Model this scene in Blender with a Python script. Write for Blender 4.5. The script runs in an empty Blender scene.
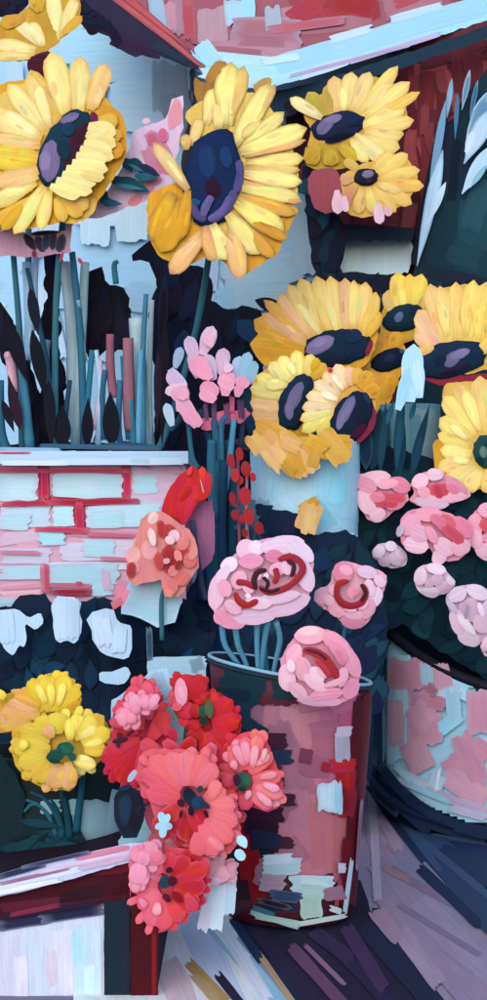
import bpy, bmesh, math, random
from mathutils import Vector, noise
random.seed(7)
S = bpy.context.scene
COL = S.collection
F = 1750.0; CX = 243.5; CY = 500.0; H = 0.60
K = (1.13, 1.05, 1.00)          # light reaching surfaces that face the stall front
R = math.radians

def P(x, y, d):
    return Vector(((x-CX)/F*d, d, H-(y-CY)/F*d))
def lin(c):
    return c/12.92 if c <= 0.04045 else ((c+0.055)/1.055)**2.4
def rgb(hx, j=0.0):
    v = [lin(int(hx[i:i+2], 16)/255)/k for i, k in zip((0, 2, 4), K)]
    f = 1+random.uniform(-j, j)
    return tuple(min(0.86, max(0.004, q*f)) for q in v)+(1.0,)

# ------------------------------------------------------------------ materials
def paint(name, rough=0.55, bristle=0.5, vary=0.14, weave=0.12, spec=0.14):
    bristle *= 0.45; weave *= 0.5; rough += 0.08
    m = bpy.data.materials.new(name); m.use_nodes = True
    nt = m.node_tree; N = nt.nodes; L = nt.links
    b = N['Principled BSDF']; b.inputs['Roughness'].default_value = rough
    b.inputs['Specular IOR Level'].default_value = spec
    at = N.new('ShaderNodeAttribute'); at.attribute_name = 'Col'
    uv = N.new('ShaderNodeUVMap'); uv.uv_map = 'UV'
    mp = N.new('ShaderNodeMapping'); mp.inputs['Scale'].default_value = (14, 330, 1)
    L.new(uv.outputs[0], mp.inputs[0])
    n1 = N.new('ShaderNodeTexNoise'); n1.inputs['Scale'].default_value = 1.0; n1.inputs['Detail'].default_value = 3
    L.new(mp.outputs[0], n1.inputs['Vector'])
    mp2 = N.new('ShaderNodeMapping'); mp2.inputs['Scale'].default_value = (22, 75, 1)
    L.new(uv.outputs[0], mp2.inputs[0])
    n2 = N.new('ShaderNodeTexNoise'); n2.inputs['Scale'].default_value = 1.0; n2.inputs['Detail'].default_value = 4
    L.new(mp2.outputs[0], n2.inputs['Vector'])
    add = N.new('ShaderNodeMath'); add.operation = 'MULTIPLY_ADD'; add.inputs[1].default_value = 0.5
    L.new(n1.outputs['Fac'], add.inputs[0])
    h2 = N.new('ShaderNodeMath'); h2.operation = 'MULTIPLY'; h2.inputs[1].default_value = 0.5
    L.new(n2.outputs['Fac'], h2.inputs[0]); L.new(h2.outputs[0], add.inputs[2])
    mr = N.new('ShaderNodeMapRange'); mr.inputs['From Min'].default_value = 0.3; mr.inputs['From Max'].default_value = 0.7
    mr.inputs['To Min'].default_value = 1-vary; mr.inputs['To Max'].default_value = 1+vary
    L.new(add.outputs[0], mr.inputs['Value'])
    # pigment shifts a little in hue along the bristles
    hs = N.new('ShaderNodeHueSaturation')
    mh = N.new('ShaderNodeMapRange'); mh.inputs['From Min'].default_value = 0.3; mh.inputs['From Max'].default_value = 0.7
    mh.inputs['To Min'].default_value = 0.488; mh.inputs['To Max'].default_value = 0.512
    L.new(n2.outputs['Fac'], mh.inputs['Value']); L.new(mh.outputs[0], hs.inputs['Hue'])
    L.new(mr.outputs[0], hs.inputs['Value']); L.new(at.outputs['Color'], hs.inputs['Color'])
    L.new(hs.outputs[0], b.inputs['Base Color'])
    bp = N.new('ShaderNodeBump'); bp.inputs['Strength'].default_value = bristle; bp.inputs['Distance'].default_value = 0.0016
    L.new(n1.outputs['Fac'], bp.inputs['Height'])
    tc = N.new('ShaderNodeTexCoord')
    wv = N.new('ShaderNodeTexNoise'); wv.inputs['Scale'].default_value = 420; wv.inputs['Detail'].default_value = 2
    L.new(tc.outputs['Object'], wv.inputs['Vector'])
    bp2 = N.new('ShaderNodeBump'); bp2.inputs['Strength'].default_value = weave; bp2.inputs['Distance'].default_value = 0.0012
    L.new(wv.outputs['Fac'], bp2.inputs['Height']); L.new(bp.outputs[0], bp2.inputs['Normal'])
    L.new(bp2.outputs[0], b.inputs['Normal'])
    return m
MP = paint('petal_pigment', 0.50, 1.1, 0.13)
ML = paint('leaf_pigment', 0.6, 0.8, 0.22, spec=0.05)
MW = paint('wall_pigment', 0.6, 0.7, 0.10, 0.25)
MM = paint('enamelled_metal', 0.42, 0.4, 0.12)
MT = paint('timber_pigment', 0.6, 0.7, 0.16, 0.2, spec=0.08)
MD = paint('seed_pigment', 0.6, 0.8, 0.25, 1.4, spec=0.05)

# ------------------------------------------------------------------ mapping pixel-sized drawings to real surfaces
def flat(d, kx=0.0, ky=0.0, x0=243, y0=500):
    """upright plane at d metres; kx, ky lean it (metres per unit)"""
    def f(x, y, h): return P(x, y, d+kx*(x-x0)+ky*(y-y0)-h)
    return f
def ground(x, y, h):
    d = (H-h)*F/max(1.0, (y-CY)); return Vector(((x-CX)/F*d, d, h))

class Part:
    def __init__(s, base=None, h=0.0, inc=0.0007, th=0.0007):
        if inc < 0.0011: inc *= 0.22; th *= 0.15
        else: inc *= 0.45
        s.bm = bmesh.new(); s.c = s.bm.loops.layers.float_color.new('Col'); s.uv = s.bm.loops.layers.uv.new('UV')
        s.f = base; s.h = h; s.inc = inc; s.th = th; s.under = None; s.prev = None; s.soft = 0.75
    def face(s, vs, col, uvs, smooth=True):
        try: f = s.bm.faces.new(vs)
        except ValueError: return
        f.smooth = smooth
        if isinstance(col, list):
            for l, q, c in zip(f.loops, uvs, col): l[s.c] = c; l[s.uv].uv = q
            return
        for l, q in zip(f.loops, uvs): l[s.c] = col; l[s.uv].uv = q
    def dab(s, x0, y0, x1, y1, w, hx, prof='p', curve=0.0, rag=None, lift=0.0, tip=0.0, j=0.05, nu=9, nv=6, th=None, h=None, mapf=None):
        f = mapf or s.f; th = s.th if th is None else th
        th *= 0.25; lift *= 0.38; tip *= 0.5
        nv = 12 if prof == 's' else max(nv, 8); nu = max(nu, 9)
        if h is None: s.h += s.inc; h = s.h
        col = rgb(hx, j) if isinstance(hx, str) else hx
        und = s.under or s.prev or col; s.prev = col
        dx, dy = x1-x0, y1-y0; Ln = math.hypot(dx, dy) or 1; ux, uy = dx/Ln, dy/Ln; nx, ny = -uy, ux
        if rag is None: rag = 0.0 if prof in 'pldc' else min(2.6, 0.10*Ln)
        def _rg():
            q = [random.uniform(-1, 1) for _ in range(nv+3)]
            return [(q[i]*0.5+q[i+1]+q[i+2]*0.5)*0.75*rag for i in range(nv+1)]
        ra = _rg(); rb = _rg()
        wob = random.uniform(0, 99); sd = random.uniform(0, 50); px = 0.0015
        g = []
        for i in range(nu+1):
            u = i/nu
            if prof == 'p': hw = (0.42+0.58*math.sin(min(1, u/0.62)*math.pi/2))*(1 if u < 0.62 else math.sqrt(max(0, 1-((u-0.62)/0.38)**2.3)))
            elif prof == 'l': hw = max(0.05, math.sin(math.pi*min(1, u**0.8)))
            elif prof == 'd': hw = math.sqrt(max(0, 1-(2*u-1)**2.0)) if u not in (0, 1) else 0.12
            elif prof == 't': hw = 1-0.75*u
            elif prof == 'c': hw = math.sqrt(max(0, 1-abs(2*u-1)**5))
            else: hw = 1-0.10*abs(2*u-1)**6
            hw = max(hw, 0.06)*w/2*(1+0.12*noise.noise(Vector((u*3, wob, 0))))
            c = curve*math.sin(math.pi*u)
            row = []
            for k in range(nv+1):
                v = -1+2*k/nv
                e = ra[k]*(1-u)**3+rb[k]*u**3
                x = x0+dx*u+nx*(v*hw+c)+ux*e; y = y0+dy*u+ny*(v*hw+c)+uy*e
                eu = min(1, 4*u+0.1, 4*(1-u)+0.1)
                z = h+th*min(1, (1-abs(v)**3))*eu+lift*math.sin(math.pi*u*0.8)*(1-0.30*v*v)-tip*u*u
                ew = 1-min(1, (1-abs(v))*hw*2/max(w, 1)*3.2); eb = 1-min(1, u/0.22); et = 1-min(1, (1-u)/0.14)
                mx = max(ew, eb*(0.9 if prof == 'p' else 0.7), et*0.8)*(0.28 if prof in 's' else 0.22 if prof in 'dc' else s.soft)*(0 if s.soft == 0 else 1)
                mx = min(1, max(0, mx*(1+0.9*noise.noise(Vector((u*4+wob, v*6, 3))))))
                vc = tuple(col[q]*(1-mx)+und[q]*mx for q in range(4))
                row.append((s.bm.verts.new(f(x, y, z)), (u*Ln*px+sd, v*hw*px+sd), (x, y, z), vc))
            g.append(row)
        for i in range(nu):
            for k in range(nv):
                q = [g[i][k], g[i][k+1], g[i+1][k+1], g[i+1][k]]
                s.face([a[0] for a in q], [a[3] for a in q], [a[1] for a in q])
        ring = [g[0][k] for k in range(nv+1)]+[g[i][nv] for i in range(1, nu+1)]+[g[nu][k] for k in range(nv-1, -1, -1)]+[g[i][0] for i in range(nu-1, 0, -1)]
        lo = [(s.bm.verts.new(f(a[2][0], a[2][1], a[2][2]-th*1.6-0.0003)), a[1], 0, a[3]) for a in ring]
        n = len(ring)
        for i in range(n):
            a, b = ring[i], ring[(i+1) % n]; c, d = lo[(i+1) % n], lo[i]
            s.face([b[0], a[0], d[0], c[0]], [b[3], a[3], d[3], c[3]], [b[1], a[1], d[1], c[1]])
            e = s.bm.edges.get((a[0], b[0]))
            if e: e.smooth = False
        s.face([q[0] for q in lo], col, [q[1] for q in lo], False)
        return h
    def dabs(s, rows, prof='p', **kw):
        for r in rows: s.dab(*r, prof=prof, **kw)
    def poly(s, pts, hx, rag=1.2, th=None, ang=90, back=0.0, h=None, step=7, j=0.03, mapf=None):
        f = mapf or s.f; th = s.th if th is None else th
        if h is None: s.h += s.inc; h = s.h
        col = rgb(hx, j); out = []; n = len(pts); s.under = s.under or col
        for i in range(n):
            a, b = pts[i], pts[(i+1) % n]; Ln = math.hypot(b[0]-a[0], b[1]-a[1]); m = max(1, int(Ln/step))
            for k in range(m):
                t = k/m; r = rag if Ln > step else rag*0.5
                out.append((a[0]+(b[0]-a[0])*t+random.uniform(-r, r), a[1]+(b[1]-a[1])*t+random.uniform(-r, r)))
        ca, sa = math.cos(R(ang)), math.sin(R(ang)); sd = random.uniform(0, 50)
        U = [((x*ca+y*sa)*0.0015+sd, (-x*sa+y*ca)*0.0015+sd) for x, y in out]
        top = [s.bm.verts.new(f(x, y, h+th)) for x, y in out]; bot = [s.bm.verts.new(f(x, y, h-back-0.0004)) for x, y in out]
        s.face(top, col, U, False); s.face(bot[::-1], col, U[::-1], False); n = len(out)
        for i in range(n):
            k = (i+1) % n; s.face([top[i], bot[i], bot[k], top[k]], col, [U[i], U[i], U[k], U[k]], False)
    def path(s, pts, w, hx, mapf=None, h=None, sub=6, jit=0.5):
        """one curved brush stroke through the points"""
        f = mapf or s.f
        if h is None: s.h += s.inc; h = s.h
        Q = [Vector((a, b, 0)) for a, b in pts]; W = []
        for i in range(len(Q)-1):
            a = Q[max(0, i-1)]; b = Q[i]; c = Q[i+1]; d = Q[min(len(Q)-1, i+2)]
            for k in range(sub):
                t = k/sub; W.append(0.5*((2*b)+(c-a)*t+(2*a-5*b+4*c-d)*t*t+(3*b-a-3*c+d)*t**3))
        W.append(Q[-1]); n = len(W); col = rgb(hx, 0.05); ln = 0; rows = []; sd = random.uniform(0, 50)
        for i, p in enumerate(W):
            t = (W[min(n-1, i+1)]-W[max(0, i-1)]).normalized(); nx, ny = -t.y, t.x; u = i/(n-1)
            if i: ln += (p-W[i-1]).length
            hw = w/2*math.sqrt(max(0.05, 1-abs(2*u-1)**6))*(1+0.2*noise.noise(Vector((u*5, sd, 0)))); r = []
            for k in range(5):
                v = -1+k/2
                r.append((s.bm.verts.new(f(p.x+nx*hw*v, p.y+ny*hw*v, h+(0.0005 if abs(v) < 0.9 else -0.0003))), (ln*0.0015+sd, v*hw*0.0015+sd)))
            rows.append(r)
        for i in range(n-1):
            for k in range(4):
                q = [rows[i][k], rows[i+1][k], rows[i+1][k+1], rows[i][k+1]]
                s.face([a[0] for a in q], col, [a[1] for a in q])
    def wrap(s, pts, hx, step=5, w=8):
        """covers an outline on a round surface with level strokes"""
        ys = [p[1] for p in pts]; y = min(ys)+1
        while y < max(ys):
            xs = []
            for i in range(len(pts)):
                a, b = pts[i], pts[(i+1) % len(pts)]
                if (a[1] > y) != (b[1] > y): xs.append(a[0]+(b[0]-a[0])*(y-a[1])/(b[1]-a[1]))
            xs.sort()
            if len(xs) >= 2: s.dab(xs[0], y, xs[-1], y, w, hx, 's', nu=26, nv=4, rag=0.5, j=0.015)
            y += step
    def fill(s, pts, cols, n, ln, w, ang=90, da=25, prof='s', j=0.08, spread=0.0, lift=0.0, th=None):
        """n brush strokes or leaves inside an outline"""
        xs = [p[0] for p in pts]; ys = [p[1] for p in pts]; k = 0; t = 0
        while k < n and t < n*60:
            t += 1; x = random.uniform(min(xs), max(xs)); y = random.uniform(min(ys), max(ys))
            a = R(ang+random.uniform(-da, da)); L_ = ln*random.uniform(0.6, 1.2)/2
            e = (x-math.cos(a)*L_*0.8, y+math.sin(a)*L_*0.8, x+math.cos(a)*L_*0.8, y-math.sin(a)*L_*0.8)
            if not (inside(x, y, pts) and inside(e[0], e[1], pts) and inside(e[2], e[3], pts)): continue
            k += 1; hh = None
            if spread: hh = s.h+random.uniform(0, spread)
            s.dab(x-math.cos(a)*L_, y+math.sin(a)*L_, x+math.cos(a)*L_, y-math.sin(a)*L_, w*random.uniform(0.7, 1.3), random.choice(cols), prof, j=j, h=hh, lift=lift, nu=7, nv=4, th=th, curve=random.uniform(-.1, .1)*ln)
    def dome(s, cx, cy, rx, ry, rot, hx, Hh, h=0.0, jag=0.06, nr=7, na=28):
        f = s.f; col = rgb(hx); ca, sa = math.cos(R(rot)), math.sin(R(rot)); sd = random.uniform(0, 50)
        jg = [1+random.uniform(-jag, jag) for _ in range(na)]
        def at(r, a, hh, k): 
            x = rx*r*math.cos(a)*jg[k]; y = ry*r*math.sin(a)*jg[k]
            X = cx+x*ca-y*sa; Y = cy+x*sa+y*ca
            return (s.bm.verts.new(f(X, Y, hh)), (X*0.0015+sd, Y*0.0015+sd))
        rows = [[at(max(r/nr, 0.001), 2*math.pi*k/na, h+Hh*(1-(r/nr)**2.5), k) for k in range(na)] for r in range(nr+1)]
        rows.append([at(1, 2*math.pi*k/na, h-0.012, k) for k in range(na)])
        for i in range(nr+1):
            for k in range(na):
                q = [rows[i][k], rows[i+1][k], rows[i+1][(k+1) % na], rows[i][(k+1) % na]]
                s.face([a[0] for a in q], col, [a[1] for a in q])
        s.face([q[0] for q in rows[0]], col, [q[1] for q in rows[0]]); s.face([q[0] for q in rows[-1]][::-1], col, [q[1] for q in rows[-1]][::-1])
        def mf(X, Y, hh):
            x = ((X-cx)*ca+(Y-cy)*sa)/rx; y = (-(X-cx)*sa+(Y-cy)*ca)/ry; r = min(1, math.hypot(x, y))
            return f(X, Y, h+Hh*(1-r**2.5)+hh)
        return mf
    def tube(s, pts, r, hx, tipr=None, ns=8, sub=4, j=0.05):
        """pts: (x, y, d) picture position and distance; r in pixels"""
        W = [P(*p) for p in pts]; rs = r*W[0].y/F; re = (tipr if tipr is not None else r)*W[-1].y/F
        if len(W) > 2:      # smooth the line
            Q = []
            for i in range(len(W)-1):
                a = W[max(0, i-1)]; b = W[i]; c = W[i+1]; d = W[min(len(W)-1, i+2)]
                for k in range(sub):
                    t = k/sub; Q.append(0.5*((2*b)+(c-a)*t+(2*a-5*b+4*c-d)*t*t+(3*b-a-3*c+d)*t**3))
            W = Q+[W[-1]]
        col = rgb(hx, j); n = len(W); rows = []; sd = random.uniform(0, 50); ln = 0
        for i, p in enumerate(W):
            t = (W[min(n-1, i+1)]-W[max(0, i-1)]).normalized()
            a = t.cross(Vector((0, 1, 0))); a = a.normalized() if a.length > 1e-4 else Vector((1, 0, 0)); b = t.cross(a)
            rr = rs+(re-rs)*i/(n-1); rr *= 1+0.1*noise.noise(p*30)
            if i: ln += (p-W[i-1]).length
            rows.append([(s.bm.verts.new(p+a*rr*math.cos(2*math.pi*k/ns)+b*rr*math.sin(2*math.pi*k/ns)), (ln+sd, 0.02*k/ns+sd)) for k in range(ns)])
        for i in range(n-1):
            for k in range(ns):
                q = [rows[i][k], rows[i+1][k], rows[i+1][(k+1) % ns], rows[i][(k+1) % ns]]
                s.face([a[0] for a in q], col, [a[1] for a in q])
        s.face([q[0] for q in rows[0]][::-1], col, [q[1] for q in rows[0]]); s.face([q[0] for q in rows[-1]], col, [q[1] for q in rows[-1]])
    def solid(s, cs, hx, j=0.0):
        """box from eight world corners: bottom four then top four"""
        v = [s.bm.verts.new(c) for c in cs]; col = rgb(hx, j); s.under = col
        for q in ((3, 2, 1, 0), (4, 5, 6, 7), (0, 1, 5, 4), (1, 2, 6, 5), (2, 3, 7, 6), (3, 0, 4, 7)):
            s.face([v[i] for i in q], col, [((v[i].co.x+v[i].co.y), v[i].co.z+v[i].co.y) for i in q], False)
    def box(s, x0, x1, y0, y1, z0, z1, hx):
        s.solid([(x0, y0, z0), (x1, y0, z0), (x1, y1, z0), (x0, y1, z0), (x0, y0, z1), (x1, y0, z1), (x1, y1, z1), (x0, y1, z1)], hx)
    def build(s, name, mat, parent=None, label=None):
        bmesh.ops.recalc_face_normals(s.bm, faces=s.bm.faces[:])
        me = bpy.data.meshes.new(name); 
        base = None
        if parent is None and len(s.bm.verts):
            c = Vector((0, 0, 0)); zs = min(v.co.z for v in s.bm.verts)
            for v in s.bm.verts: c += v.co
            c /= len(s.bm.verts); base = Vector((c.x, c.y, zs)); bmesh.ops.translate(s.bm, verts=s.bm.verts[:], vec=-base)
        s.bm.to_mesh(me); s.bm.free(); me.materials.append(mat)
        o = bpy.data.objects.new(name, me); COL.objects.link(o)
        if base is not None: o.location = base
        if parent is not None:
            off = Vector((0, 0, 0)); q = parent
            while q is not None: off += q.location; q = q.parent
            o.parent = parent; o.location = -off
        if label: o['label'] = label
        return o
def rnd(pts, it=2):
    """rounds the corners of an outline"""
    for _ in range(it):
        q = []
        for i in range(len(pts)):
            a, b = pts[i], pts[(i+1) % len(pts)]
            q += [(a[0]*.78+b[0]*.22, a[1]*.78+b[1]*.22), (a[0]*.22+b[0]*.78, a[1]*.22+b[1]*.78)]
        pts = q
    return pts
def inside(x, y, pts):
    r = False; n = len(pts); k = n-1
    for i in range(n):
        if (pts[i][1] > y) != (pts[k][1] > y) and x < (pts[k][0]-pts[i][0])*(y-pts[i][1])/(pts[k][1]-pts[i][1])+pts[i][0]: r = not r
        k = i
    return r
def tag(o, label=None, cat=None, group=None, kind=None):
    if label: o['label'] = label
    if cat: o['category'] = cat
    if group: o['group'] = group
    if kind: o['kind'] = kind
    return o
def thing(name, label, cat, loc, group=None):
    o = bpy.data.objects.new(name, None); COL.objects.link(o); o.location = loc; o.empty_display_size = 0.05
    return tag(o, label, cat, group)
def foot(x, y, d):
    return P(x, y, d)

# ================================================================== THE SETTING
def vessel(p, Xc, Yc, rb, rt, zb, zt, hx, hin, na=72, th=0.005, nz=10):
    """open round container wall with inner face and floor; zb, zt are functions of the angle"""
    co_, ci = rgb(hx), rgb(hin)
    def ring(r0, z0, k): 
        t = 2*math.pi*k/na; return Vector((Xc+r0*math.cos(t), Yc+r0*math.sin(t), z0))
    def rows(inn):
        out = []
        for i in range(nz+1):
            u = i/nz; r = rb+(rt-rb)*u-(th if inn else 0)
            out.append([p.bm.verts.new(ring(r, (zb(2*math.pi*k/na)+(th if inn else 0))*(1-u)+zt(2*math.pi*k/na)*u, k)) for k in range(na)])
        return out
    A, B = rows(False), rows(True)
    for i in range(nz):
        for k in range(na):
            m = (k+1) % na; uv = [(k*.02, i*.03), (k*.02+.02, i*.03), (k*.02+.02, i*.03+.03), (k*.02, i*.03+.03)]
            uv = [(b, a) for a, b in uv]
            p.face([A[i][k], A[i][m], A[i+1][m], A[i+1][k]], co_, uv); p.face([B[i][m], B[i][k], B[i+1][k], B[i+1][m]], ci, uv)
    for k in range(na):
        m = (k+1) % na; p.face([A[nz][k], A[nz][m], B[nz][m], B[nz][k]], co_, [(0, 0)]*4)
    p.face([A[0][k] for k in range(na)][::-1], co_, [(0, 0)]*na); p.face([B[0][k] for k in range(na)], ci, [(0, 0)]*na)
def round_map(Xc, Yc, rad):
    """surface of an upright round thing: rad(z) gives its radius"""
    def f(x, y, h):
        ax = (x-CX)/F; ay = (y-CY)/F; z = 0.2
        for _ in range(4):
            r = rad(z)+h; A = ax*ax+1; B = -2*(ax*Xc+Yc); C = Xc*Xc+Yc*Yc-r*r; D = B*B-4*A*C
            s = (-B-math.sqrt(max(D, 0)))/(2*A); z = H-ay*s
        v = Vector((ax*s-Xc, s-Yc)); v = v.normalized()*r
        return Vector((Xc+v.x, Yc+v.y, z))
    return f

# ground: one sheet to the horizon
g = Part()
g.bm.verts.ensure_lookup_table()
gc = rgb('857a8c')
vs = [g.bm.verts.new(c) for c in ((-60, -20, 0), (60, -20, 0), (60, 120, 0), (-60, 120, 0))]
g.face(vs, gc, [(-60, -20), (60, -20), (60, 120), (-60, 120)], False)
tag(g.build('ground', MT), kind='structure')
# floor boards near the stall, bucket and tub shadows painted onto them
fl = Part(ground, h=0.003, inc=0.0003, th=0.0002); fl.soft = 0
fl.poly([(120, 840), (235, 860), (245, 930), (275, 960), (300, 1000), (330, 1060), (60, 1060), (100, 880)], 'f8f8ff', ang=60)
fl.poly([(362, 700), (385, 700), (520, 700), (640, 900), (640, 1080), (430, 1060), (372, 950), (355, 925)], 'a28e9d', ang=-45, step=12)
fl.poly([(225, 870), (240, 925), (262, 955), (330, 1060), (470, 1060), (420, 990), (372, 915), (360, 880)], '2b2438', ang=-45)  # cast shadow of the bucket, painted as dark colour
fl.poly([(366, 770), (392, 800), (440, 866), (487, 916), (560, 990), (640, 1010), (640, 760), (487, 745)], '2c3d5e', ang=-50)  # cast shadow of the tub, painted in dark blue
F1 = [(175, 880, 178, 1010, 68, 'f9f8ff'), (150, 900, 230, 1000, 33, 'fafaff'), (160, 905, 195, 1010, 36, 'f6f5fc'), (178, 890, 235, 1010, 30, 'd6dcf0'), (165, 960, 190, 1015, 28, 'e3c4c8'), (205, 915, 290, 1010, 18, 'a9cfe2'), (200, 900, 248, 960, 17, 'f2f2fa'),
      (222, 925, 268, 1000, 13, 'e6e3f0'), (188, 962, 228, 1003, 11, 'c59c62'), (194, 975, 222, 1008, 9, 'caa676'), (218, 975, 250, 1015, 9, '30293c'), (240, 935, 305, 1012, 10, '8ea2bd'),
      (232, 918, 262, 962, 9, '26384f'), (250, 925, 330, 1015, 14, '33253f'), (290, 945, 350, 1012, 12, '744a66'), (305, 945, 345, 985, 5, '9a6a86'), (330, 940, 400, 1015, 13, '2e2740'),
      (365, 925, 440, 1010, 21, '262b41'), (345, 925, 385, 990, 15, '4a3152'), (268, 960, 310, 1015, 14, '2a2c44'), (372, 910, 420, 960, 13, '343b55'), (312, 930, 352, 960, 14, '3d2d4c'), (262, 958, 300, 1012, 6, 'c9a07a')]
fl.dabs(F1, 's', nu=16)  # the dark strokes among these belong to the painted bucket shadow
def blended(rows, base, k, gain):
    """floor strokes mixed part way into the board or painted shadow colour"""
    out = []
    for x0, y0, x1, y1, w, hx in rows:
        c = [min(250, (int(hx[i:i+2], 16)*(1-k)+int(base[i:i+2], 16)*k)*gain)/255 for i in (0, 2, 4)]
        out.append((x0, y0, x1, y1, w, tuple(min(0.86, lin(q)/kk) for q, kk in zip(c, K))+(1.0,)))
    return out
F2 = [(372, 800, 392, 905, 22, '8b8697'), (376, 830, 440, 915, 28, '9a7a86'), (385, 815, 470, 915, 21, '7a6e7e'), (378, 860, 470, 975, 28, '8f7484'), (395, 850, 487, 960, 19, '7e7789'),
      (380, 890, 470, 1000, 22, '857083'), (420, 900, 500, 985, 22, '8f8092'), (430, 955, 500, 1010, 25, '8b6f7f'), (400, 930, 440, 985, 17, 'a08290'), (376, 910, 400, 940, 17, '98707d'),
      (392, 870, 455, 905, 9, '6a5064'), (384, 868, 410, 880, 7, '9a6a5a'), (400, 905, 480, 955, 6, '5d5369'), (390, 842, 398, 850, 10, 'a5714a'), (372, 790, 378, 900, 9, 'b9a9b4'), (440, 890, 487, 925, 13, '6f6a80'), (380, 815, 400, 850, 11, 'a58492')]
fl.dabs(blended(F2, '8f7c8c', 0.5, 1.16), 's', nu=16)
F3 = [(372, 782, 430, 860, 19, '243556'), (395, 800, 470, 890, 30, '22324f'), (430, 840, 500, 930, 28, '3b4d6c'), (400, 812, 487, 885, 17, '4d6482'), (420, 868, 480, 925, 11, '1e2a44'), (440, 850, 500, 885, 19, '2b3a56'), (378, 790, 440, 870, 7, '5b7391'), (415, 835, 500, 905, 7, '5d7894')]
fl.dabs(blended(F3, '293a58', 0.5, 1.0), 's', nu=16)  # brushwork of the painted tub shadow
tag(fl.build('floor_boards_and_shadows', MT), kind='structure')

# far wall
bw = Part(flat(4.1), inc=0.0005, th=0.0006)
bw.box(-4, 4, 4.1, 4.3, 0, 3.4, 'aad4ee')
bw.under = None
bl = ['b2d9f0', 'a2d2ec', 'b9d6f0', 'c6e0f4', 'a2cae6', 'b4cdea']
for _ in range(150):
    x = random.uniform(-320, 900); y = random.uniform(-120, 640); a = R(random.choice([0, 90, 80, 100, 20])+random.uniform(-15, 15)); l = random.uniform(18, 40)
    bw.dab(x-math.cos(a)*l, y-math.sin(a)*l, x+math.cos(a)*l, y+math.sin(a)*l, random.uniform(14, 34), random.choice(bl), 's', j=0.03)
bw.dabs([(60, 50, 190, 40, 30, 'a6d2ec'), (70, 72, 190, 66, 26, 'add3ea'), (110, 100, 190, 92, 34, 'b4d6ea'), (120, 120, 175, 122, 24, 'bcdaf0'), (75, 205, 150, 205, 42, 'cbe4f6'), (95, 190, 95, 245, 30, 'c8e2f4'),
         (130, 190, 132, 240, 34, 'cfe6f8'), (0, 60, 0, 105, 30, 'a9cfe4'), (15, 62, 15, 100, 16, 'b9d8e8'), (160, 62, 160, 110, 16, '94aebb'), (175, 65, 182, 120, 20, '9fb2bd'), (165, 95, 185, 140, 22, '8d9fae'),
         (225, 285, 300, 262, 34, 'b3d5e8'), (215, 300, 290, 290, 22, 'a2d2ec'), (295, 205, 310, 275, 24, 'bcd9ea'), (235, 295, 310, 300, 26, 'acd1e4')], 's')
tag(bw.build('house_wall', MW), 'pale blue brushed wall rising behind the whole flower stall', 'wall')

# dark red timber wall with its pale window
rw = thing('timber_wall', 'dark red timber wall with a pale window under the canopy beam', 'wall', P(450, 765, 3.85))
p = Part(flat(3.80), inc=0.0006, th=0.0007)
p.poly([(286, 96), (487, 20), (1100, -120), (1100, 770), (320, 770), (318, 190), (286, 172)], '642a33', back=0.2, rag=0.5, step=40)
p.dabs([(470, 60, 470, 120, 40, 'ac4c50'), (430, 62, 436, 150, 34, 'a2464c'), (450, 90, 425, 170, 34, '9a4248'), (395, 72, 400, 105, 34, '8a3a42'), (405, 90, 470, 80, 26, '93424a'), (360, 80, 405, 70, 24, '6c2c34'),
        (425, 130, 412, 215, 20, '8e383e'), (405, 160, 412, 240, 26, '4f232c'), (440, 100, 430, 130, 12, '9c5058'), (345, 90, 300, 150, 30, '48222f'), (315, 95, 308, 135, 22, '55263a'), (334, 190, 347, 245, 26, '4e202b'),
        (400, 185, 395, 250, 22, '5c222c'), (412, 200, 402, 262, 14, '8a4446'), (296, 110, 296, 165, 18, '3a1c2a'), (330, 215, 330, 262, 22, '181b2c'), (345, 232, 415, 240, 20, '2a2133'), (420, 65, 487, 45, 12, '5c2530'),
        (408, 130, 412, 108, 20, '701f35'), (390, 105, 402, 120, 14, '5a1d33'), (372, 212, 400, 214, 26, '71303a'), (340, 205, 346, 228, 14, '7a3540'), (362, 240, 412, 236, 10, '30222f'), (428, 70, 424, 130, 16, '7d2f38')], 's', mapf=None)
p.fill([(420, 60), (600, 20), (600, 60), (450, 120), (420, 200), (405, 200)], ['ac4c50', '7c333b', '95434a', '6e2c35'], 30, 40, 10, 95, 12)
p.build('wall_panel', MT, rw)
p = Part(flat(3.80), h=0.06, inc=0.0008, th=0.0008)
p.poly([(341, 238), (372, 236), (408, 233), (413, 246), (410, 270), (400, 274), (343, 274)], 'd2e6f6', back=0.06)
p.dabs([(350, 245, 350, 272, 22, 'd8eafa'), (378, 240, 378, 272, 28, 'cfe4f6'), (402, 238, 400, 270, 18, 'd2e4f6')], 's')
p.build('window', MW, rw)

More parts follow.
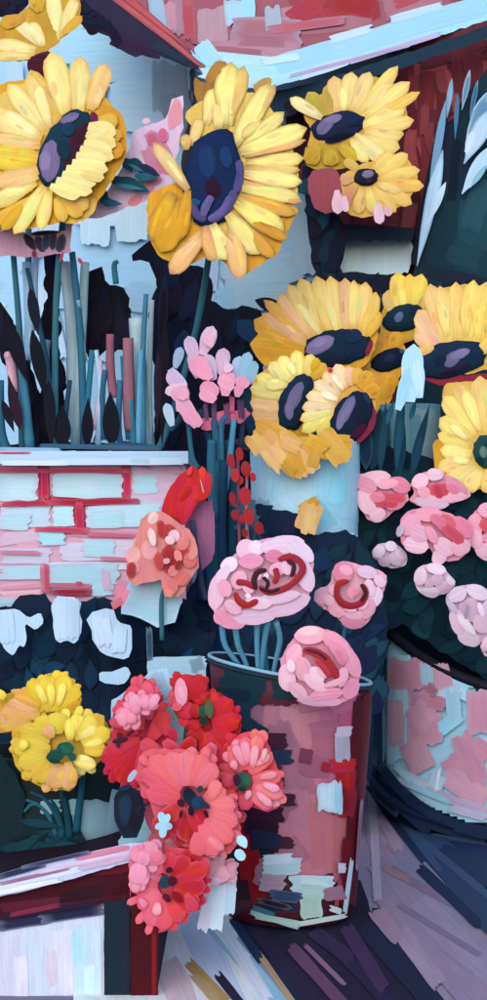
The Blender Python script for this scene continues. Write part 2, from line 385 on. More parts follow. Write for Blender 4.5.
# hanging dark teal curtain on the right
cu = thing('curtain', 'dark teal curtain with pale blue folds hanging at the right edge', 'curtain', P(470, 760, 3.72))
p = Part(flat(3.72), inc=0.0008, th=0.0009)
p.poly([(412, 282), (420, 240), (432, 190), (442, 140), (462, 100), (487, 70), (760, 20), (760, 740), (412, 740)], '15303c', back=0.012, rag=0.8)
p.dabs([(448, 120, 420, 265, 20, '1c2133'), (468, 230, 472, 300, 50, '163640'), (440, 200, 440, 290, 30, '14303a'), (478, 200, 478, 250, 40, '1b414a'), (470, 130, 455, 190, 20, '1a2a3f'), (450, 250, 480, 262, 24, '173c46'),
        (425, 270, 487, 285, 14, '1a2336'), (484, 180, 470, 230, 22, '274d58'), (457, 140, 452, 200, 10, '101a29')], 's')
p.build('cloth', MT, cu)
p = Part(flat(3.70), inc=0.0008, th=0.0012)
p.dabs([(446, 100, 428, 205, 8, '6d97b4'), (443, 150, 417, 266, 13, 'b9d6ec'), (446, 182, 426, 226, 8, 'c8e0f2'), (490, 90, 465, 152, 16, '5f8ba4'), (492, 108, 464, 164, 18, 'b8d0e6'), (492, 146, 462, 194, 15, 'b4d0e4'), (474, 130, 466, 155, 9, 'c6d8ea'),
        (470, 70, 462, 110, 6, '6287a4'), (452, 78, 447, 118, 6, '7fa3bd'), (487, 165, 470, 188, 6, '7fb0c4'), (478, 80, 470, 118, 5, '35607c'), (458, 92, 455, 140, 5, '4a7390')], 'l')
p.build('fold', MT, cu)
# ================================================================== CANOPY
def cmap(x, y, h):      # the slope of the roof: a true plane rising away from the stall
    k = 1.1; ay = (y-CY)/F; z0 = H+410/F*3.62
    return P(x, y, (3.62-h+k*(H-z0))/(1+k*ay))
ca = thing('market_canopy', 'red and pale blue market canopy coming to a low corner above the sunflowers', 'canopy', P(230, 90, 3.45))
p = Part(cmap, inc=0.0006, th=0.0008)
p.poly([(70, -60), (100, -10), (150, 35), (198, 70), (235, 80), (278, 82), (340, 62), (412, 40), (487, 17), (800, -85), (800, -110), (487, -50), (70, -50)], '9c565e', back=0.008, step=10)
p.dabs([(120, -25, 520, -28, 34, '96424a'), (118, 8, 150, 25, 26, 'a23a41'), (160, 5, 215, 8, 40, 'ac5059'), (150, 20, 200, 32, 24, 'a9626b'), (235, -10, 235, 20, 34, 'ae6e77'), (290, 5, 340, -5, 34, 'a23b43'), (325, 8, 378, 2, 34, '9c242c'),
        (318, 16, 366, 12, 14, 'aa343a'), (385, 10, 440, -6, 24, 'a86a74'), (300, 28, 372, 20, 15, 'aa6a72'), (280, 16, 312, 12, 16, 'b9868c'), (450, -12, 520, -30, 30, '983a42'), (470, 8, 500, 0, 18, 'b398a4'), (330, 0, 376, 8, 22, 'a0262e'), (290, 20, 320, 2, 20, 'a8323a'), (395, 4, 420, -6, 12, 'b0484f')], 's')
p.build('roof_cloth', MW, ca)
p = Part(cmap, h=0.006, inc=0.0007, th=0.0008)
p.dabs([(210, 0, 210, 45, 40, 'a35560'), (178, -5, 180, 34, 20, 'a37882'), (212, 8, 213, 44, 30, 'b48a92'), (168, 2, 170, 30, 14, 'c98a95'), (187, 0, 190, 40, 12, 'b04851'), (236, 0, 238, 24, 26, 'a9c8d8'), (248, -2, 249, 26, 13, '9fd0e4'),
        (232, 30, 300, 32, 26, 'ae6a74'), (208, 48, 300, 50, 16, 'b37e88'), (240, 40, 285, 42, 12, 'a4646f'), (215, 50, 262, 54, 9, 'a4626d'), (155, -4, 160, 28, 16, '9fb4c2'), (272, 6, 274, 30, 16, 'a2a5ae'), (268, 30, 345, 20, 9, 'b55a64')], 's')
p.build('patch', MW, ca)
p = Part(cmap, h=0.010, inc=0.0007, th=0.0008)
p.poly([(188, 46), (200, 60), (235, 66), (300, 58), (345, 46), (400, 29), (487, 2), (800, -100), (800, -80), (487, 21), (412, 44), (340, 66), (300, 80), (275, 86), (240, 88), (210, 78), (196, 66)], 'a6cfe2', back=0.002)
p.dabs([(195, 58, 290, 66, 16, 'b3d4ea'), (230, 74, 300, 70, 18, 'aed3e8'), (275, 66, 345, 46, 20, '9fcadd'), (335, 50, 420, 24, 20, 'a2cbdf'), (300, 76, 350, 60, 9, 'c4cfe4'), (410, 26, 487, 4, 20, '9cc6d8'), (200, 72, 250, 82, 11, 'b9d3ee'), (330, 40, 372, 28, 8, 'bccfdb'),
        (390, 20, 440, 6, 8, 'b9ccd6'), (350, 62, 440, 34, 5, 'c0a9c4'), (200, 44, 214, 62, 18, 'a9d0ec'), (290, 76, 410, 45, 4, 'b69ab6'), (262, 62, 300, 56, 8, 'c3dcea')], 's')
p.build('valance', MW, ca)
p = Part(flat(3.68), h=0, inc=0.002, th=0.004)
p.poly([(270, 94), (300, 86), (355, 70), (420, 48), (487, 26), (800, -75), (800, -50), (487, 38), (420, 62), (345, 88), (300, 103), (285, 118), (270, 122)], '1b3244', back=0.05)
p.dabs([(275, 100, 330, 90, 18, '15192a'), (320, 88, 400, 62, 12, '1d4352'), (390, 64, 487, 34, 10, '2b4d5c'), (285, 110, 300, 102, 16, '1c1a2b')], 's')
p.build('beam', MT, ca, 'dark teal beam under the right edge of the canopy')
p = Part(flat(3.68), h=0, inc=0.002, th=0.003)
p.poly([(78, -30), (100, -30), (130, 14), (165, 36), (192, 56), (206, 72), (185, 66), (172, 60), (150, 52), (135, 57), (118, 48), (108, 36), (84, 26), (80, 5)], '2d2840', back=0.05)
p.dabs([(84, -2, 205, 70, 10, '73879a'), (90, -4, 150, 32, 11, '8497a8'), (112, 38, 160, 52, 16, '33203a'), (90, 10, 92, 30, 14, '2f2b44'), (150, 44, 190, 62, 9, '233043')], 's')
p.dab(108, -12, 208, 72, 14, 'b65a5e', 't'); p.dab(120, -8, 190, 50, 10, 'c3565c', 't')
p.build('beam', MT, ca, 'slate grey and red beam under the left edge of the canopy')

# ================================================================== BRICK WALL with its ledge
bwll = thing('brick_wall', 'low white brick wall with red mortar and a pale ledge', 'wall', P(60, 842, 3.15))
p = Part(flat(3.15), inc=0.0006, th=0.0007)
p.box(-1.6, P(186, 0, 3.15).x, 3.15, 3.55, 0, 0.664, 'd7a2b8')
rv = [(-400, 470, 160, 470, 8, 'dd7f98'), (-300, 498, -5, 498, 10, 'b8304a'),
      # mortar
      (0, 469, 125, 470, 9, 'df88a0'), (43, 464, 44, 502, 13, 'c3244a'), (38, 466, 48, 472, 9, 'c22a50'), (126, 465, 127, 500, 10, 'c42850'), (-4, 507, 60, 505, 6, 'b62a48'), (35, 500, 142, 503, 9, 'a8203c'), (50, 498, 100, 500, 8, 'b3283f'),
      (78, 500, 80, 534, 13, 'c02c4c'), (30, 530, 90, 531, 7, 'cb5872'), (0, 472, 2, 505, 8, 'dd9cb4'), (150, 468, 180, 470, 8, 'e0b0c4'),
      (70, 532, 135, 536, 9, 'd990a6'), (15, 545, 40, 545, 14, 'd8a0b4'), (95, 540, 130, 536, 8, 'cb8fa8'),
      # lavender whitewash
      (0, 518, 50, 516, 22, 'bcd0e2'), (0, 540, 40, 534, 13, 'd4b4c8'), (0, 556, 50, 556, 16, 'cbc8de'), (60, 552, 130, 552, 18, 'cfcbe0'), (80, 545, 150, 545, 12, 'd3c2d6'), (130, 505, 180, 510, 30, 'd3c4dc'), (130, 480, 182, 490, 30, 'd8b6cc'),
      (140, 530, 180, 545, 30, 'cdc3dc'), (45, 566, 130, 566, 8, 'd6d2e4'), (0, 574, 60, 574, 9, 'c2bed2'), (132, 562, 180, 575, 40, 'cdbfd6'), (0, 590, 44, 590, 10, 'e2b4c4'), (95, 583, 135, 592, 16, 'd88ca4'),
      # bricks
      (-3, 487, 37, 486, 29, 'b6dae6'), (6, 487, 34, 488, 24, 'c3e0ea'), (52, 485, 122, 486, 25, 'b5d8e4'), (56, 488, 100, 488, 19, 'c1e0ea'), (134, 485, 158, 484, 19, 'b5dbe8'), (52, 516, 74, 516, 21, 'b9dfe8'), (87, 517, 160, 514, 23, 'b9d8e6'),
      (90, 520, 125, 519, 17, 'b3dbe6'), (39, 538, 65, 537, 16, 'a9dce4'), (0, 522, 30, 522, 16, 'b4d6e2'), (82, 548, 116, 549, 18, 'afd3e2'), (0, 573, 44, 572, 14, 'b1cfdf'), (48, 575, 118, 574, 22, 'aad0df'), (92, 590, 112, 588, 14, 'afd2e2'),
      (-90, 487, -10, 487, 28, 'b6dae6'), (-200, 487, -110, 487, 28, 'b6dae6'), (-130, 518, -20, 518, 22, 'b9d8e6'), (-240, 518, -150, 518, 22, 'b9d8e6'), (-90, 550, -20, 550, 24, 'afd3e2'), (-200, 550, -110, 550, 24, 'afd3e2'),
      # accents
      (48, 585, 90, 586, 5, 'c0627e'), (42, 566, 43, 592, 5, 'c97088'), (60, 594, 90, 592, 7, '9a1f38'), (0, 598, 42, 596, 8, 'e3a9b6'), (0, 588, 40, 586, 4, 'd98fa6'), (105, 570, 107, 590, 8, 'c9a9c0'), (76, 584, 82, 584, 5, 'b04a60')]
p.dabs(rv, 's', nu=10)
p.dabs([(44, 466, 45, 500, 7, 'c3244a'), (127, 466, 127, 497, 7, 'c42850'), (0, 504, 60, 503, 5, 'b62a48'), (45, 503, 140, 501, 6, 'a8203c'), (79, 502, 80, 532, 8, 'bc2848'), (34, 529, 88, 531, 5, 'c23c5a'), (88, 534, 134, 536, 4, 'c8607c'), (0, 471, 130, 471, 4, 'cc5070'), (46, 563, 47, 594, 5, 'c04a66'), (50, 592, 90, 592, 5, '9a1f38'), (100, 558, 140, 560, 4, 'c8708a'), (0, 552, 40, 553, 4, 'c87a94')], 's', nu=12)
p.fill([(-200, 600), (186, 600), (186, 840), (-200, 840)], ['c9b2c6', 'a9c6d6', 'c98ca2'], 60, 60, 20, 0, 8)
p.build('brickwork', MW, bwll)
p = Part(flat(3.10), inc=0.0006, th=0.0007)
p.box(-1.6, P(188, 0, 3.1).x, 3.10, 3.56, 0.6645, 0.6865, 'b9cfe8')
p.dabs([(-2, 455, 90, 455, 6, 'b3cde6'), (60, 461, 182, 461, 8, 'c3d6ea'), (0, 463, 70, 463, 5, 'cfdcee'), (60, 456, 180, 455, 5, 'a9c9e2'), (130, 461, 150, 461, 5, 'a8c6c8')], 's')
p.dabs([(-5, 453, 30, 453, 2.4, 'c04a5c')], 's')
p.build('ledge', MW, bwll)
# ================================================================== BUCKET (front)
BX, BY = P(290, 0, 2.52).x, 2.52
brad = lambda z: 0.088+(0.1165-0.088)*min(1, max(0, z/0.355))
bz = lambda t: 0.357-0.020*math.cos(t)
bk = thing('flower_bucket', 'tall mauve and dark red bucket of pink roses in front of the tub', 'bucket', (BX, BY, 0.004))
p = Part(round_map(BX, BY, brad), inc=0.0006, th=0.0007)
vessel(p, BX, BY, 0.088, 0.1165, lambda t: 0.006, bz, '5a2433', '10202c')
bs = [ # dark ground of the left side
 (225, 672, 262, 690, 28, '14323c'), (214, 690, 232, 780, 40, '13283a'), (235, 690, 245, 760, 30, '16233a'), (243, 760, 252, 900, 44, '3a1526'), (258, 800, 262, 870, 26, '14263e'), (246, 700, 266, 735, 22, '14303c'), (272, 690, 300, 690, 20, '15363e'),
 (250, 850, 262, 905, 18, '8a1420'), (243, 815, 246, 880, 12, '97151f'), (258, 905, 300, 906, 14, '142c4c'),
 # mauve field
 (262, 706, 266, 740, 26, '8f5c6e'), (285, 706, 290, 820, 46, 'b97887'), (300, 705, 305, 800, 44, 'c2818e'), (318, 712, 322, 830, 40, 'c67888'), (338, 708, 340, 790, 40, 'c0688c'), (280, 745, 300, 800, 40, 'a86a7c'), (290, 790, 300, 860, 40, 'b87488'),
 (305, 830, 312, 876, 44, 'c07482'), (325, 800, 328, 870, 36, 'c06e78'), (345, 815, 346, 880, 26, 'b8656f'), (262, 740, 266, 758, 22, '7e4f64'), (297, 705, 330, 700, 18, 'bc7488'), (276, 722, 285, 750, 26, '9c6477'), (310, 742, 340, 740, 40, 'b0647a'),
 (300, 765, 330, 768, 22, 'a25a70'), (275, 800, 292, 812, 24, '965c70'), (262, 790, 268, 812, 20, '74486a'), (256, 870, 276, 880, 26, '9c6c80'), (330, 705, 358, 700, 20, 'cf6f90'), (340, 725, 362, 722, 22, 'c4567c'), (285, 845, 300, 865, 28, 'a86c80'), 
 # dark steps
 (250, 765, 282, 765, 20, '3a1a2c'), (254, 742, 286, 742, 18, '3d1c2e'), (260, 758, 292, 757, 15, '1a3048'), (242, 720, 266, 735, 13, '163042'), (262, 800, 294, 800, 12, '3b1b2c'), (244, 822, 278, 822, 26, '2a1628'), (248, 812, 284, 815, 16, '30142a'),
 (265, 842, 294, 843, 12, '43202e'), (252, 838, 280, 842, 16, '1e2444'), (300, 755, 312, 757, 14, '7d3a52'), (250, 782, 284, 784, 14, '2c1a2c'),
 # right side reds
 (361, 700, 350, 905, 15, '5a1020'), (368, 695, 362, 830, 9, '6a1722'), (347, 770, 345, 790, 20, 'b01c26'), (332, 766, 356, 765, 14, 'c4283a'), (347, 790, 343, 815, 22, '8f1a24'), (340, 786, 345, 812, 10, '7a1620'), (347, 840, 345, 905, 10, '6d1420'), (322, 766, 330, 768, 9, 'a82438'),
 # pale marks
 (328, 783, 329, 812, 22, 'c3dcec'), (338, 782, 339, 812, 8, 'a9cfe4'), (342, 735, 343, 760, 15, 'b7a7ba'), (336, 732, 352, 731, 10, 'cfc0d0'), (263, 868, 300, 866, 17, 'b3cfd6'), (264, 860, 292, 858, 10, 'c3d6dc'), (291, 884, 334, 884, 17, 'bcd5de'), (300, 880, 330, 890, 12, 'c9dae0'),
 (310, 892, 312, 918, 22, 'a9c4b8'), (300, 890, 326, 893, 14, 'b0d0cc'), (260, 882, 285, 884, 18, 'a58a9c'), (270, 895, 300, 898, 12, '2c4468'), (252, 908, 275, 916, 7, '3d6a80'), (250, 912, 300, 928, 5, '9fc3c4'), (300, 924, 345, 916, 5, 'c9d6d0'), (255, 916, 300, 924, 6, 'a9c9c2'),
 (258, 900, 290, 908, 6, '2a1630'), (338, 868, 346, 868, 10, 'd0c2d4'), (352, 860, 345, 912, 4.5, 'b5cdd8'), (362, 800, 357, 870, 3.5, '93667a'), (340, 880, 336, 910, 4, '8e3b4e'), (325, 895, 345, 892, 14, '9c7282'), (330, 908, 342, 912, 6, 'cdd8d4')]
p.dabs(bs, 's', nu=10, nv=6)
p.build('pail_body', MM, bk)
p = Part()
def hoop(p, Xc, Yc, r, zf, rr, hx, na=80, a0=0, a1=2*math.pi):
    col = rgb(hx); rows = []; n = na
    for k in range(n+1):
        t = a0+(a1-a0)*k/n; c = Vector((Xc+r*math.cos(t), Yc+r*math.sin(t), zf(t))); o = Vector((math.cos(t), math.sin(t), 0))
        rows.append([p.bm.verts.new(c+o*rr*math.cos(q*math.pi/4)+Vector((0, 0, rr*math.sin(q*math.pi/4)))) for q in range(8)])
    for k in range(n):
        for q in range(8):
            p.face([rows[k][q], rows[k+1][q], rows[k+1][(q+1) % 8], rows[k][(q+1) % 8]], col, [(k*.01, q*.002), (k*.01+.01, q*.002), (k*.01+.01, q*.002+.002), (k*.01, q*.002+.002)])
hoop(p, BX, BY, 0.1165, bz, 0.0026, '8fb9cc'); hoop(p, BX, BY, 0.1175, lambda t: bz(t)-0.006, 0.0026, '23303c')
p.build('rim', MM, bk)
p = Part(); p.f = None
wc = [p.bm.verts.new((BX+0.108*math.cos(k*math.pi/18), BY+0.108*math.sin(k*math.pi/18), 0.315)) for k in range(36)]
p.face(wc, rgb('12222c'), [(v.co.x, v.co.y) for v in wc]); p.build('water', MM, bk)

# ================================================================== TUB (right)
TY = 3.34; TX = P(368, 0, TY).x+0.37
trad = lambda z: 0.362+0.013*min(1, max(0, z/0.36))
tzt = lambda t: 0.440+0.186*math.sin(t); tzb = lambda t: 0.066+0.063*math.sin(t)
tb = thing('flower_tub', 'large pink and white round tub with dark blue bands at the right', 'tub', (TX, TY, 0.003))
p = Part(round_map(TX, TY, trad), inc=0.0007, th=0.0008)
vessel(p, TX, TY, 0.362, 0.375, tzb, tzt, '26385a', '14222c', na=96)
p.dabs([(372, 640, 372, 770, 10, '3a5274'), (378, 630, 378, 770, 7, '5b7ba0'), (374, 700, 373, 790, 7, '23345a'), (381, 640, 382, 770, 5, '8aa9c8'),
        (374, 788, 400, 812, 14, '1f2f4e'), (385, 790, 430, 830, 15, '233454'), (425, 818, 487, 838, 18, '24354f'), (400, 795, 450, 818, 10, '1a2742'), (440, 812, 490, 826, 10, '1d2843'), (430, 838, 500, 852, 12, '3a4c66')], 's', nu=14)
p.wrap([(386, 770), (385, 720), (387, 650), (391, 642), (402, 644), (425, 658), (455, 678), (487, 698), (530, 718), (600, 730), (600, 828), (487, 823), (465, 820), (430, 806), (405, 790)], 'a9d2e2', step=3, w=5)
p.dabs([(400, 655, 400, 760, 24, 'b4d6e6'), (392, 650, 391, 765, 8, 'a5cde0'), (425, 664, 470, 690, 10, 'a9d8ea'), (440, 684, 487, 706, 10, 'b0dcec'), (405, 658, 402, 690, 30, 'cc8a9f'), (414, 660, 418, 690, 22, 'd191a6'), (395, 700, 397, 745, 16, 'd0a6b8'),
        (440, 665, 446, 695, 18, 'd09cb0'), (425, 664, 428, 684, 12, 'a9cfe0'), (420, 690, 425, 715, 26, 'c9889e'), (430, 700, 460, 690, 14, 'bccfde'), (424, 715, 426, 745, 34, 'd091a6'), (412, 705, 430, 725, 26, 'd39ab0'), (428, 700, 445, 705, 14, 'c67f92'),
        (410, 740, 424, 770, 26, 'd5a0b2'), (400, 775, 440, 795, 14, 'c3cfe0'), (440, 730, 460, 715, 14, '9bd5ea'), (452, 690, 455, 720, 14, 'a8cfe2'), (478, 690, 480, 735, 24, 'cf8fa4'), (470, 745, 487, 760, 26, 'ce8aa0'), (450, 755, 480, 790, 26, 'd28fa4'), (445, 775, 487, 800, 22, 'd59db0'),
        (460, 735, 480, 780, 20, 'c98ba0'), (440, 775, 433, 790, 16, 'b9d8e6'), (425, 790, 487, 812, 9, 'c2aac2'), (405, 783, 450, 802, 6, '9cd0e4'), (450, 808, 487, 818, 8, 'bfb4cc'), (395, 765, 412, 782, 7, 'b8d8e8'), (427, 684, 436, 694, 9, 'b26c80'), (440, 768, 436, 792, 3.5, 'e3eef2'), (374, 640, 375, 765, 6, '3a5274'), (379, 632, 380, 765, 6, '31476c'), (383, 640, 384, 762, 2.5, '8aa9c8'), (380, 764, 402, 792, 9, '1f2f4e'), (384, 776, 420, 806, 10, '22324f'), (405, 797, 440, 818, 10, '1c2945'), (428, 813, 470, 830, 9, '22304c'), (455, 826, 500, 836, 12, '202d48'), (520, 720, 560, 780, 40, 'cf8fa4'), (500, 700, 540, 705, 20, 'a9d8ea')], 's', nu=12)
p.build('tub_body', MM, tb)
p = Part(); hoop(p, TX, TY, 0.377, tzt, 0.010, '1a1a24', na=110); p.build('rim', MM, tb)
p = Part(); hoop(p, TX, TY, 0.364, lambda t: tzb(t)+0.012, 0.009, '22304c', na=110); p.build('base_band', MM, tb)
p = Part(); wc = [p.bm.verts.new((TX+0.352*math.cos(k*math.pi/18), TY+0.352*math.sin(k*math.pi/18), 0.17+0.1*math.sin(k*math.pi/18))) for k in range(36)]
p.face(wc, rgb('1b1a22'), [(v.co.x, v.co.y) for v in wc]); p.build('soil', MT, tb)

# ================================================================== PALE BLUE PAIL under the sunflower cluster
PX, PY = P(305, 0, 3.12).x, 3.12
prad = lambda z: 0.082+0.016*min(1, max(0, (z-0.0)/0.7))
pb = thing('blue_pail', 'tall pale blue pail holding the cluster of sunflowers', 'pail', (PX, PY, 0.003))
p = Part(round_map(PX, PY, prad), inc=0.0006, th=0.0007)
vessel(p, PX, PY, 0.082, 0.098, lambda t: 0.005, lambda t: 0.685, 'a6d2e4', '3b6a80', nz=6)
p.dabs([(240, 460, 250, 520, 20, 'b4d3e6'), (262, 445, 262, 500, 24, 'b9d6e6'), (270, 455, 345, 460, 14, 'bcd8e6'), (285, 510, 288, 528, 30, 'b9d8ea'), (285, 470, 280, 525, 34, 'a8d5e8'), (300, 460, 300, 520, 34, 'b0d4e4'), (330, 440, 330, 520, 34, '98d0e4'), (350, 440, 350, 520, 20, 'a2cfe0'), (275, 500, 300, 530, 24, 'b5d8ea'), (310, 500, 330, 530, 22, '8ec7dc'), (262, 500, 262, 540, 16, '9dbcc8'), (340, 480, 335, 505, 18, '8fd4e8'), (325, 545, 345, 548, 12, '86c4da'), (330, 538, 356, 540, 12, '7fc0d8')], 's', nu=10)
p.build('pail_body', MM, pb)
p = Part(); hoop(p, PX, PY, 0.097, lambda t: 0.684, 0.002, 'a8cddf'); p.build('rim', MM, pb)

# ================================================================== CRATE (bottom left)
cr = thing('display_crate', 'dark red framed crate with pale panel at the bottom left', 'crate', P(60, 999, 2.1))
p = Part(flat(2.12)); x1 = P(157, 0, 2.12).x
p.solid([(-.8, 2.13, .002), (x1, 2.13, .002), (x1, 2.44, .002), (-.8, 2.44, .002), (-.8, 2.13, .085), (x1, 2.13, .168), (x1, 2.44, .168), (-.8, 2.44, .085)], '2a1a26')
p.build('carcass', MT, cr)
p = Part(flat(2.10), inc=0.0012, th=0.0012)
p.poly([(-260, 960), (0, 874), (60, 860), (130, 843), (158, 842), (158, 858), (130, 862), (60, 882), (0, 897), (-260, 985)], 'c3c4de', back=0.33, rag=0.6)
p.dabs([(-10, 882, 80, 862, 8, 'd48ca8'), (70, 860, 135, 846, 8, 'cf7f98'), (-10, 890, 110, 862, 6, 'd6d8ea'), (0, 884, 70, 868, 4, '9a6a8c'), (40, 872, 130, 852, 4, 'dcc0d4'), (-5, 878, 45, 864, 6, '26324c'), (20, 868, 90, 852, 4, '3a3a5a'), (80, 868, 150, 852, 6, 'c9a4be'), (-5, 894, 60, 880, 5, 'e0e2f0')], 's', nu=12)
p.build('top_board', MT, cr)
p = Part(flat(2.115), inc=0.0012, th=0.0015)
p.poly([(-260, 975), (0, 894), (60, 880), (130, 860), (158, 857), (158, 884), (130, 900), (60, 908), (0, 920), (-260, 1000)], '45121f', back=0.02, rag=0.6)
p.dabs([(0, 900, 60, 890, 12, '3d0f1c'), (50, 892, 120, 876, 16, '521726'), (0, 908, 80, 900, 10, '5a1c2c'), (60, 898, 130, 885, 12, '2c121e'), (95, 872, 140, 866, 9, '671a2a'), (0, 918, 100, 902, 6, '2b1b30'), (100, 890, 140, 884, 12, '3b0d1a'), (10, 915, 60, 905, 5, '7a2840')], 's', nu=12)
p.build('rail', MT, cr)
p = Part(flat(2.112), inc=0.0012, th=0.0015)
p.poly([(104, 902), (130, 899), (130, 1000), (104, 1000)], '182630', back=0.02, rag=0.5)
p.dabs([(108, 905, 108, 1000, 8, '141722'), (117, 905, 118, 998, 7, '24404a'), (125, 905, 124, 1000, 7, '1f2430')], 's')
p.build('post', MT, cr, 'dark teal inner post of the crate')
p = Part(flat(2.110), inc=0.0012, th=0.0015)
p.poly([(130.5, 880), (158, 876), (158, 1000), (130.5, 1000)], '420c16', back=0.02, rag=0.5)
p.dabs([(137, 885, 136, 998, 12, '5a0f1c'), (147, 900, 147, 1000, 11, '5a101b'), (154, 885, 154, 1000, 5, '7a1522'), (134, 870, 150, 872, 14, '5a1420')], 's')
p.build('post', MT, cr, 'dark red outer post of the crate')
p = Part(flat(2.118), inc=0.0008, th=0.001)
p.poly([(-200, 985), (0, 918), (60, 910), (106, 906), (106, 1000), (-200, 1000)], 'cbcde0', back=0.012, rag=0.4)
p.dabs([(10, 935, 14, 1000, 26, 'd2cbe0'), (35, 930, 36, 1000, 28, 'c9d0e2'), (62, 930, 62, 995, 26, 'd6cfe2'), (85, 925, 86, 1000, 26, 'b9cce0'), (76, 930, 78, 965, 12, 'a9cfe0'), (50, 950, 52, 985, 12, 'd8c6d4'), (97, 930, 97, 1000, 9, 'c9d4e6'), (20, 955, 22, 1000, 14, 'd9d0de'), (88, 965, 90, 1000, 12, 'c4dce6')], 's')
p.dabs([(-5, 926, 50, 917, 13, '2c2a48'), (40, 918, 104, 909, 12, '232442')], 's')
p.build('panel', MT, cr)
# ================================================================== DARK SHRUBS
def shrub(name, label, d, polys, core, cols, n, ln, w, ang, da, base, thick=0.10, spread=0.006, group=None):
    t = thing(name, label, 'shrub', base, group)
    p = Part(flat(d), inc=0.0015, th=0.002)
    for q in polys: p.poly(q, core, back=thick, rag=1.6, step=6)
    p.h = 0.004
    for q in polys:
        a = abs(sum(q[i][0]*q[(i+1) % len(q)][1]-q[(i+1) % len(q)][0]*q[i][1] for i in range(len(q))))/2
        p.inc = 0.0; p.under = rgb(core); p.fill(q, cols, int(n*0.6*a/10000), ln*1.15, w*1.5, ang, da, prof='l', spread=spread, th=0.001, j=0.03)
    p.build('foliage', ML, t); return t
NV = ['14182a', '1a2036', '141c30', '201827', '122034']
t = shrub('dark_shrub', 'nearly black upright shrub between the left and the big centre sunflower stems', 3.75,
      [[(166, 232), (172, 238), (176, 262), (205, 268), (213, 280), (212, 300), (228, 310), (248, 305), (262, 312), (268, 335), (262, 380), (272, 420), (262, 470), (255, 560), (150, 560), (152, 440), (158, 400), (150, 330), (158, 290), (150, 262), (134, 261), (132, 254), (150, 240)]],
      '161726', NV, 60, 46, 11, 85, 22, P(205, 700, 3.75))
p = Part(flat(3.70), h=0.02, inc=0.002, th=0.002)
p.dabs([(238, 320, 262, 345, 20, '1c3450'), (185, 330, 180, 370, 18, '1a2f4a'), (240, 360, 262, 400, 22, '1d3a58'), (165, 275, 160, 360, 10, '221826'), (255, 300, 290, 312, 14, '161a2c'), (250, 385, 252, 440, 22, '1a3a56'), (262, 330, 268, 350, 8, '6b1c34'), (264, 385, 272, 372, 5, 'a02a4c'), (235, 440, 255, 450, 10, '223c58')], 'l')
p.build('foliage', ML, t)
t2 = shrub('dark_shrub', 'small nearly black shrub rising under the upper right sunflowers', 3.66,
      [[(302, 165), (320, 170), (335, 212), (345, 225), (415, 228), (412, 240), (345, 242), (340, 272), (330, 300), (318, 276), (312, 262), (308, 230), (305, 205)], [(300, 290), (330, 270), (350, 272), (400, 274), (415, 285), (470, 280), (487, 300), (487, 330), (300, 330)]],
      '18202f', ['151c2c', '1f3a48', '1a2a3a', '23182a', '1d4552'], 70, 26, 9, 70, 40, P(340, 730, 3.66))
t3 = shrub('dark_shrub', 'black brown shrub standing behind the thin teal stems on the ledge', 3.42,
      [[(86, 275), (92, 270), (102, 268), (104, 282), (124, 288), (130, 305), (132, 330), (126, 352), (106, 350), (92, 360), (84, 340), (88, 300)],
       [(42, 240), (62, 245), (60, 300), (56, 340), (66, 380), (60, 450), (34, 450), (44, 380), (38, 330), (48, 290)],
       [(0, 300), (12, 320), (35, 380), (48, 450), (30, 450), (10, 380), (-8, 330)],
       [(-40, 452), (-40, 444), (165, 442), (165, 452)]],
      '15151f', ['14141e', '1a1a2a', '1c1420', '12182a'], 90, 40, 8, 88, 12, P(70, 452, 3.42), thick=0.03, spread=0.006)
# foliage masses
TE = ['15303c', '12283a', '1b2440', '1d4450', '122034', '182c48']
shrub('leafy_shrub', 'dark navy leafy shrub behind the bucket of pink roses', 3.0,
      [[(202, 545), (215, 530), (222, 500), (262, 505), (300, 515), (312, 535), (345, 530), (362, 540), (385, 590), (388, 640), (376, 700), (372, 780), (200, 780), (196, 640), (150, 700), (120, 690), (150, 620), (185, 600), (200, 570)]],
      '15233a', TE, 60, 34, 13, 70, 50, P(290, 842, 3.0))
shrub('rose_foliage', 'dark green leaves of the pale roses filling the big tub', 3.155,
      [[(318, 500), (340, 486), (358, 470), (362, 450), (385, 445), (440, 462), (487, 468), (640, 470), (720, 560), (700, 700), (600, 725), (540, 706), (487, 680), (440, 650), (405, 625), (390, 620), (372, 700), (356, 700), (352, 600), (330, 560)]],
      '132c38', ['15343f', '12283a', '173c46', '10202e', '1a4650', '123640'], 60, 30, 12, 60, 60, P(500, 660, 3.155), thick=0.10)
hd = shrub('low_hedge', 'low dark blue hedge in front of the brick wall', 2.92,
      [[(-40, 612), (10, 606), (20, 596), (45, 594), (55, 608), (82, 602), (104, 596), (128, 606), (150, 620), (170, 628), (215, 632), (210, 720), (180, 760), (150, 860), (-40, 860), (-400, 860), (-400, 620)]],
      '142538', ['14253a', '121c2e', '16344a', '18405a', '101826', '122c40'], 55, 32, 12, 60, 60, P(80, 860, 2.92))
p = Part(flat(2.86), h=0.02, inc=0.002, th=0.002)
p.poly(rnd([(0, 610), (18, 608), (28, 618), (40, 612), (44, 622), (36, 630), (24, 622), (27, 640), (24, 648), (18, 645), (14, 656), (4, 650), (2, 642), (-10, 640), (-10, 612)], 1), 'b6d0e6', back=.002)
p.poly(rnd([(52, 596), (80, 596), (81, 630), (76, 645), (66, 640), (58, 644), (53, 634)], 1), 'b9cfe8', back=.002)
p.poly(rnd([(86, 614), (112, 608), (118, 622), (133, 626), (132, 645), (128, 660), (110, 656), (98, 650), (92, 636)], 1), 'bacfe6', back=.002)
p.poly(rnd([(98, 671), (115, 672), (128, 666), (131, 676), (122, 686), (100, 683)], 1), 'b3d2e4', back=.002)
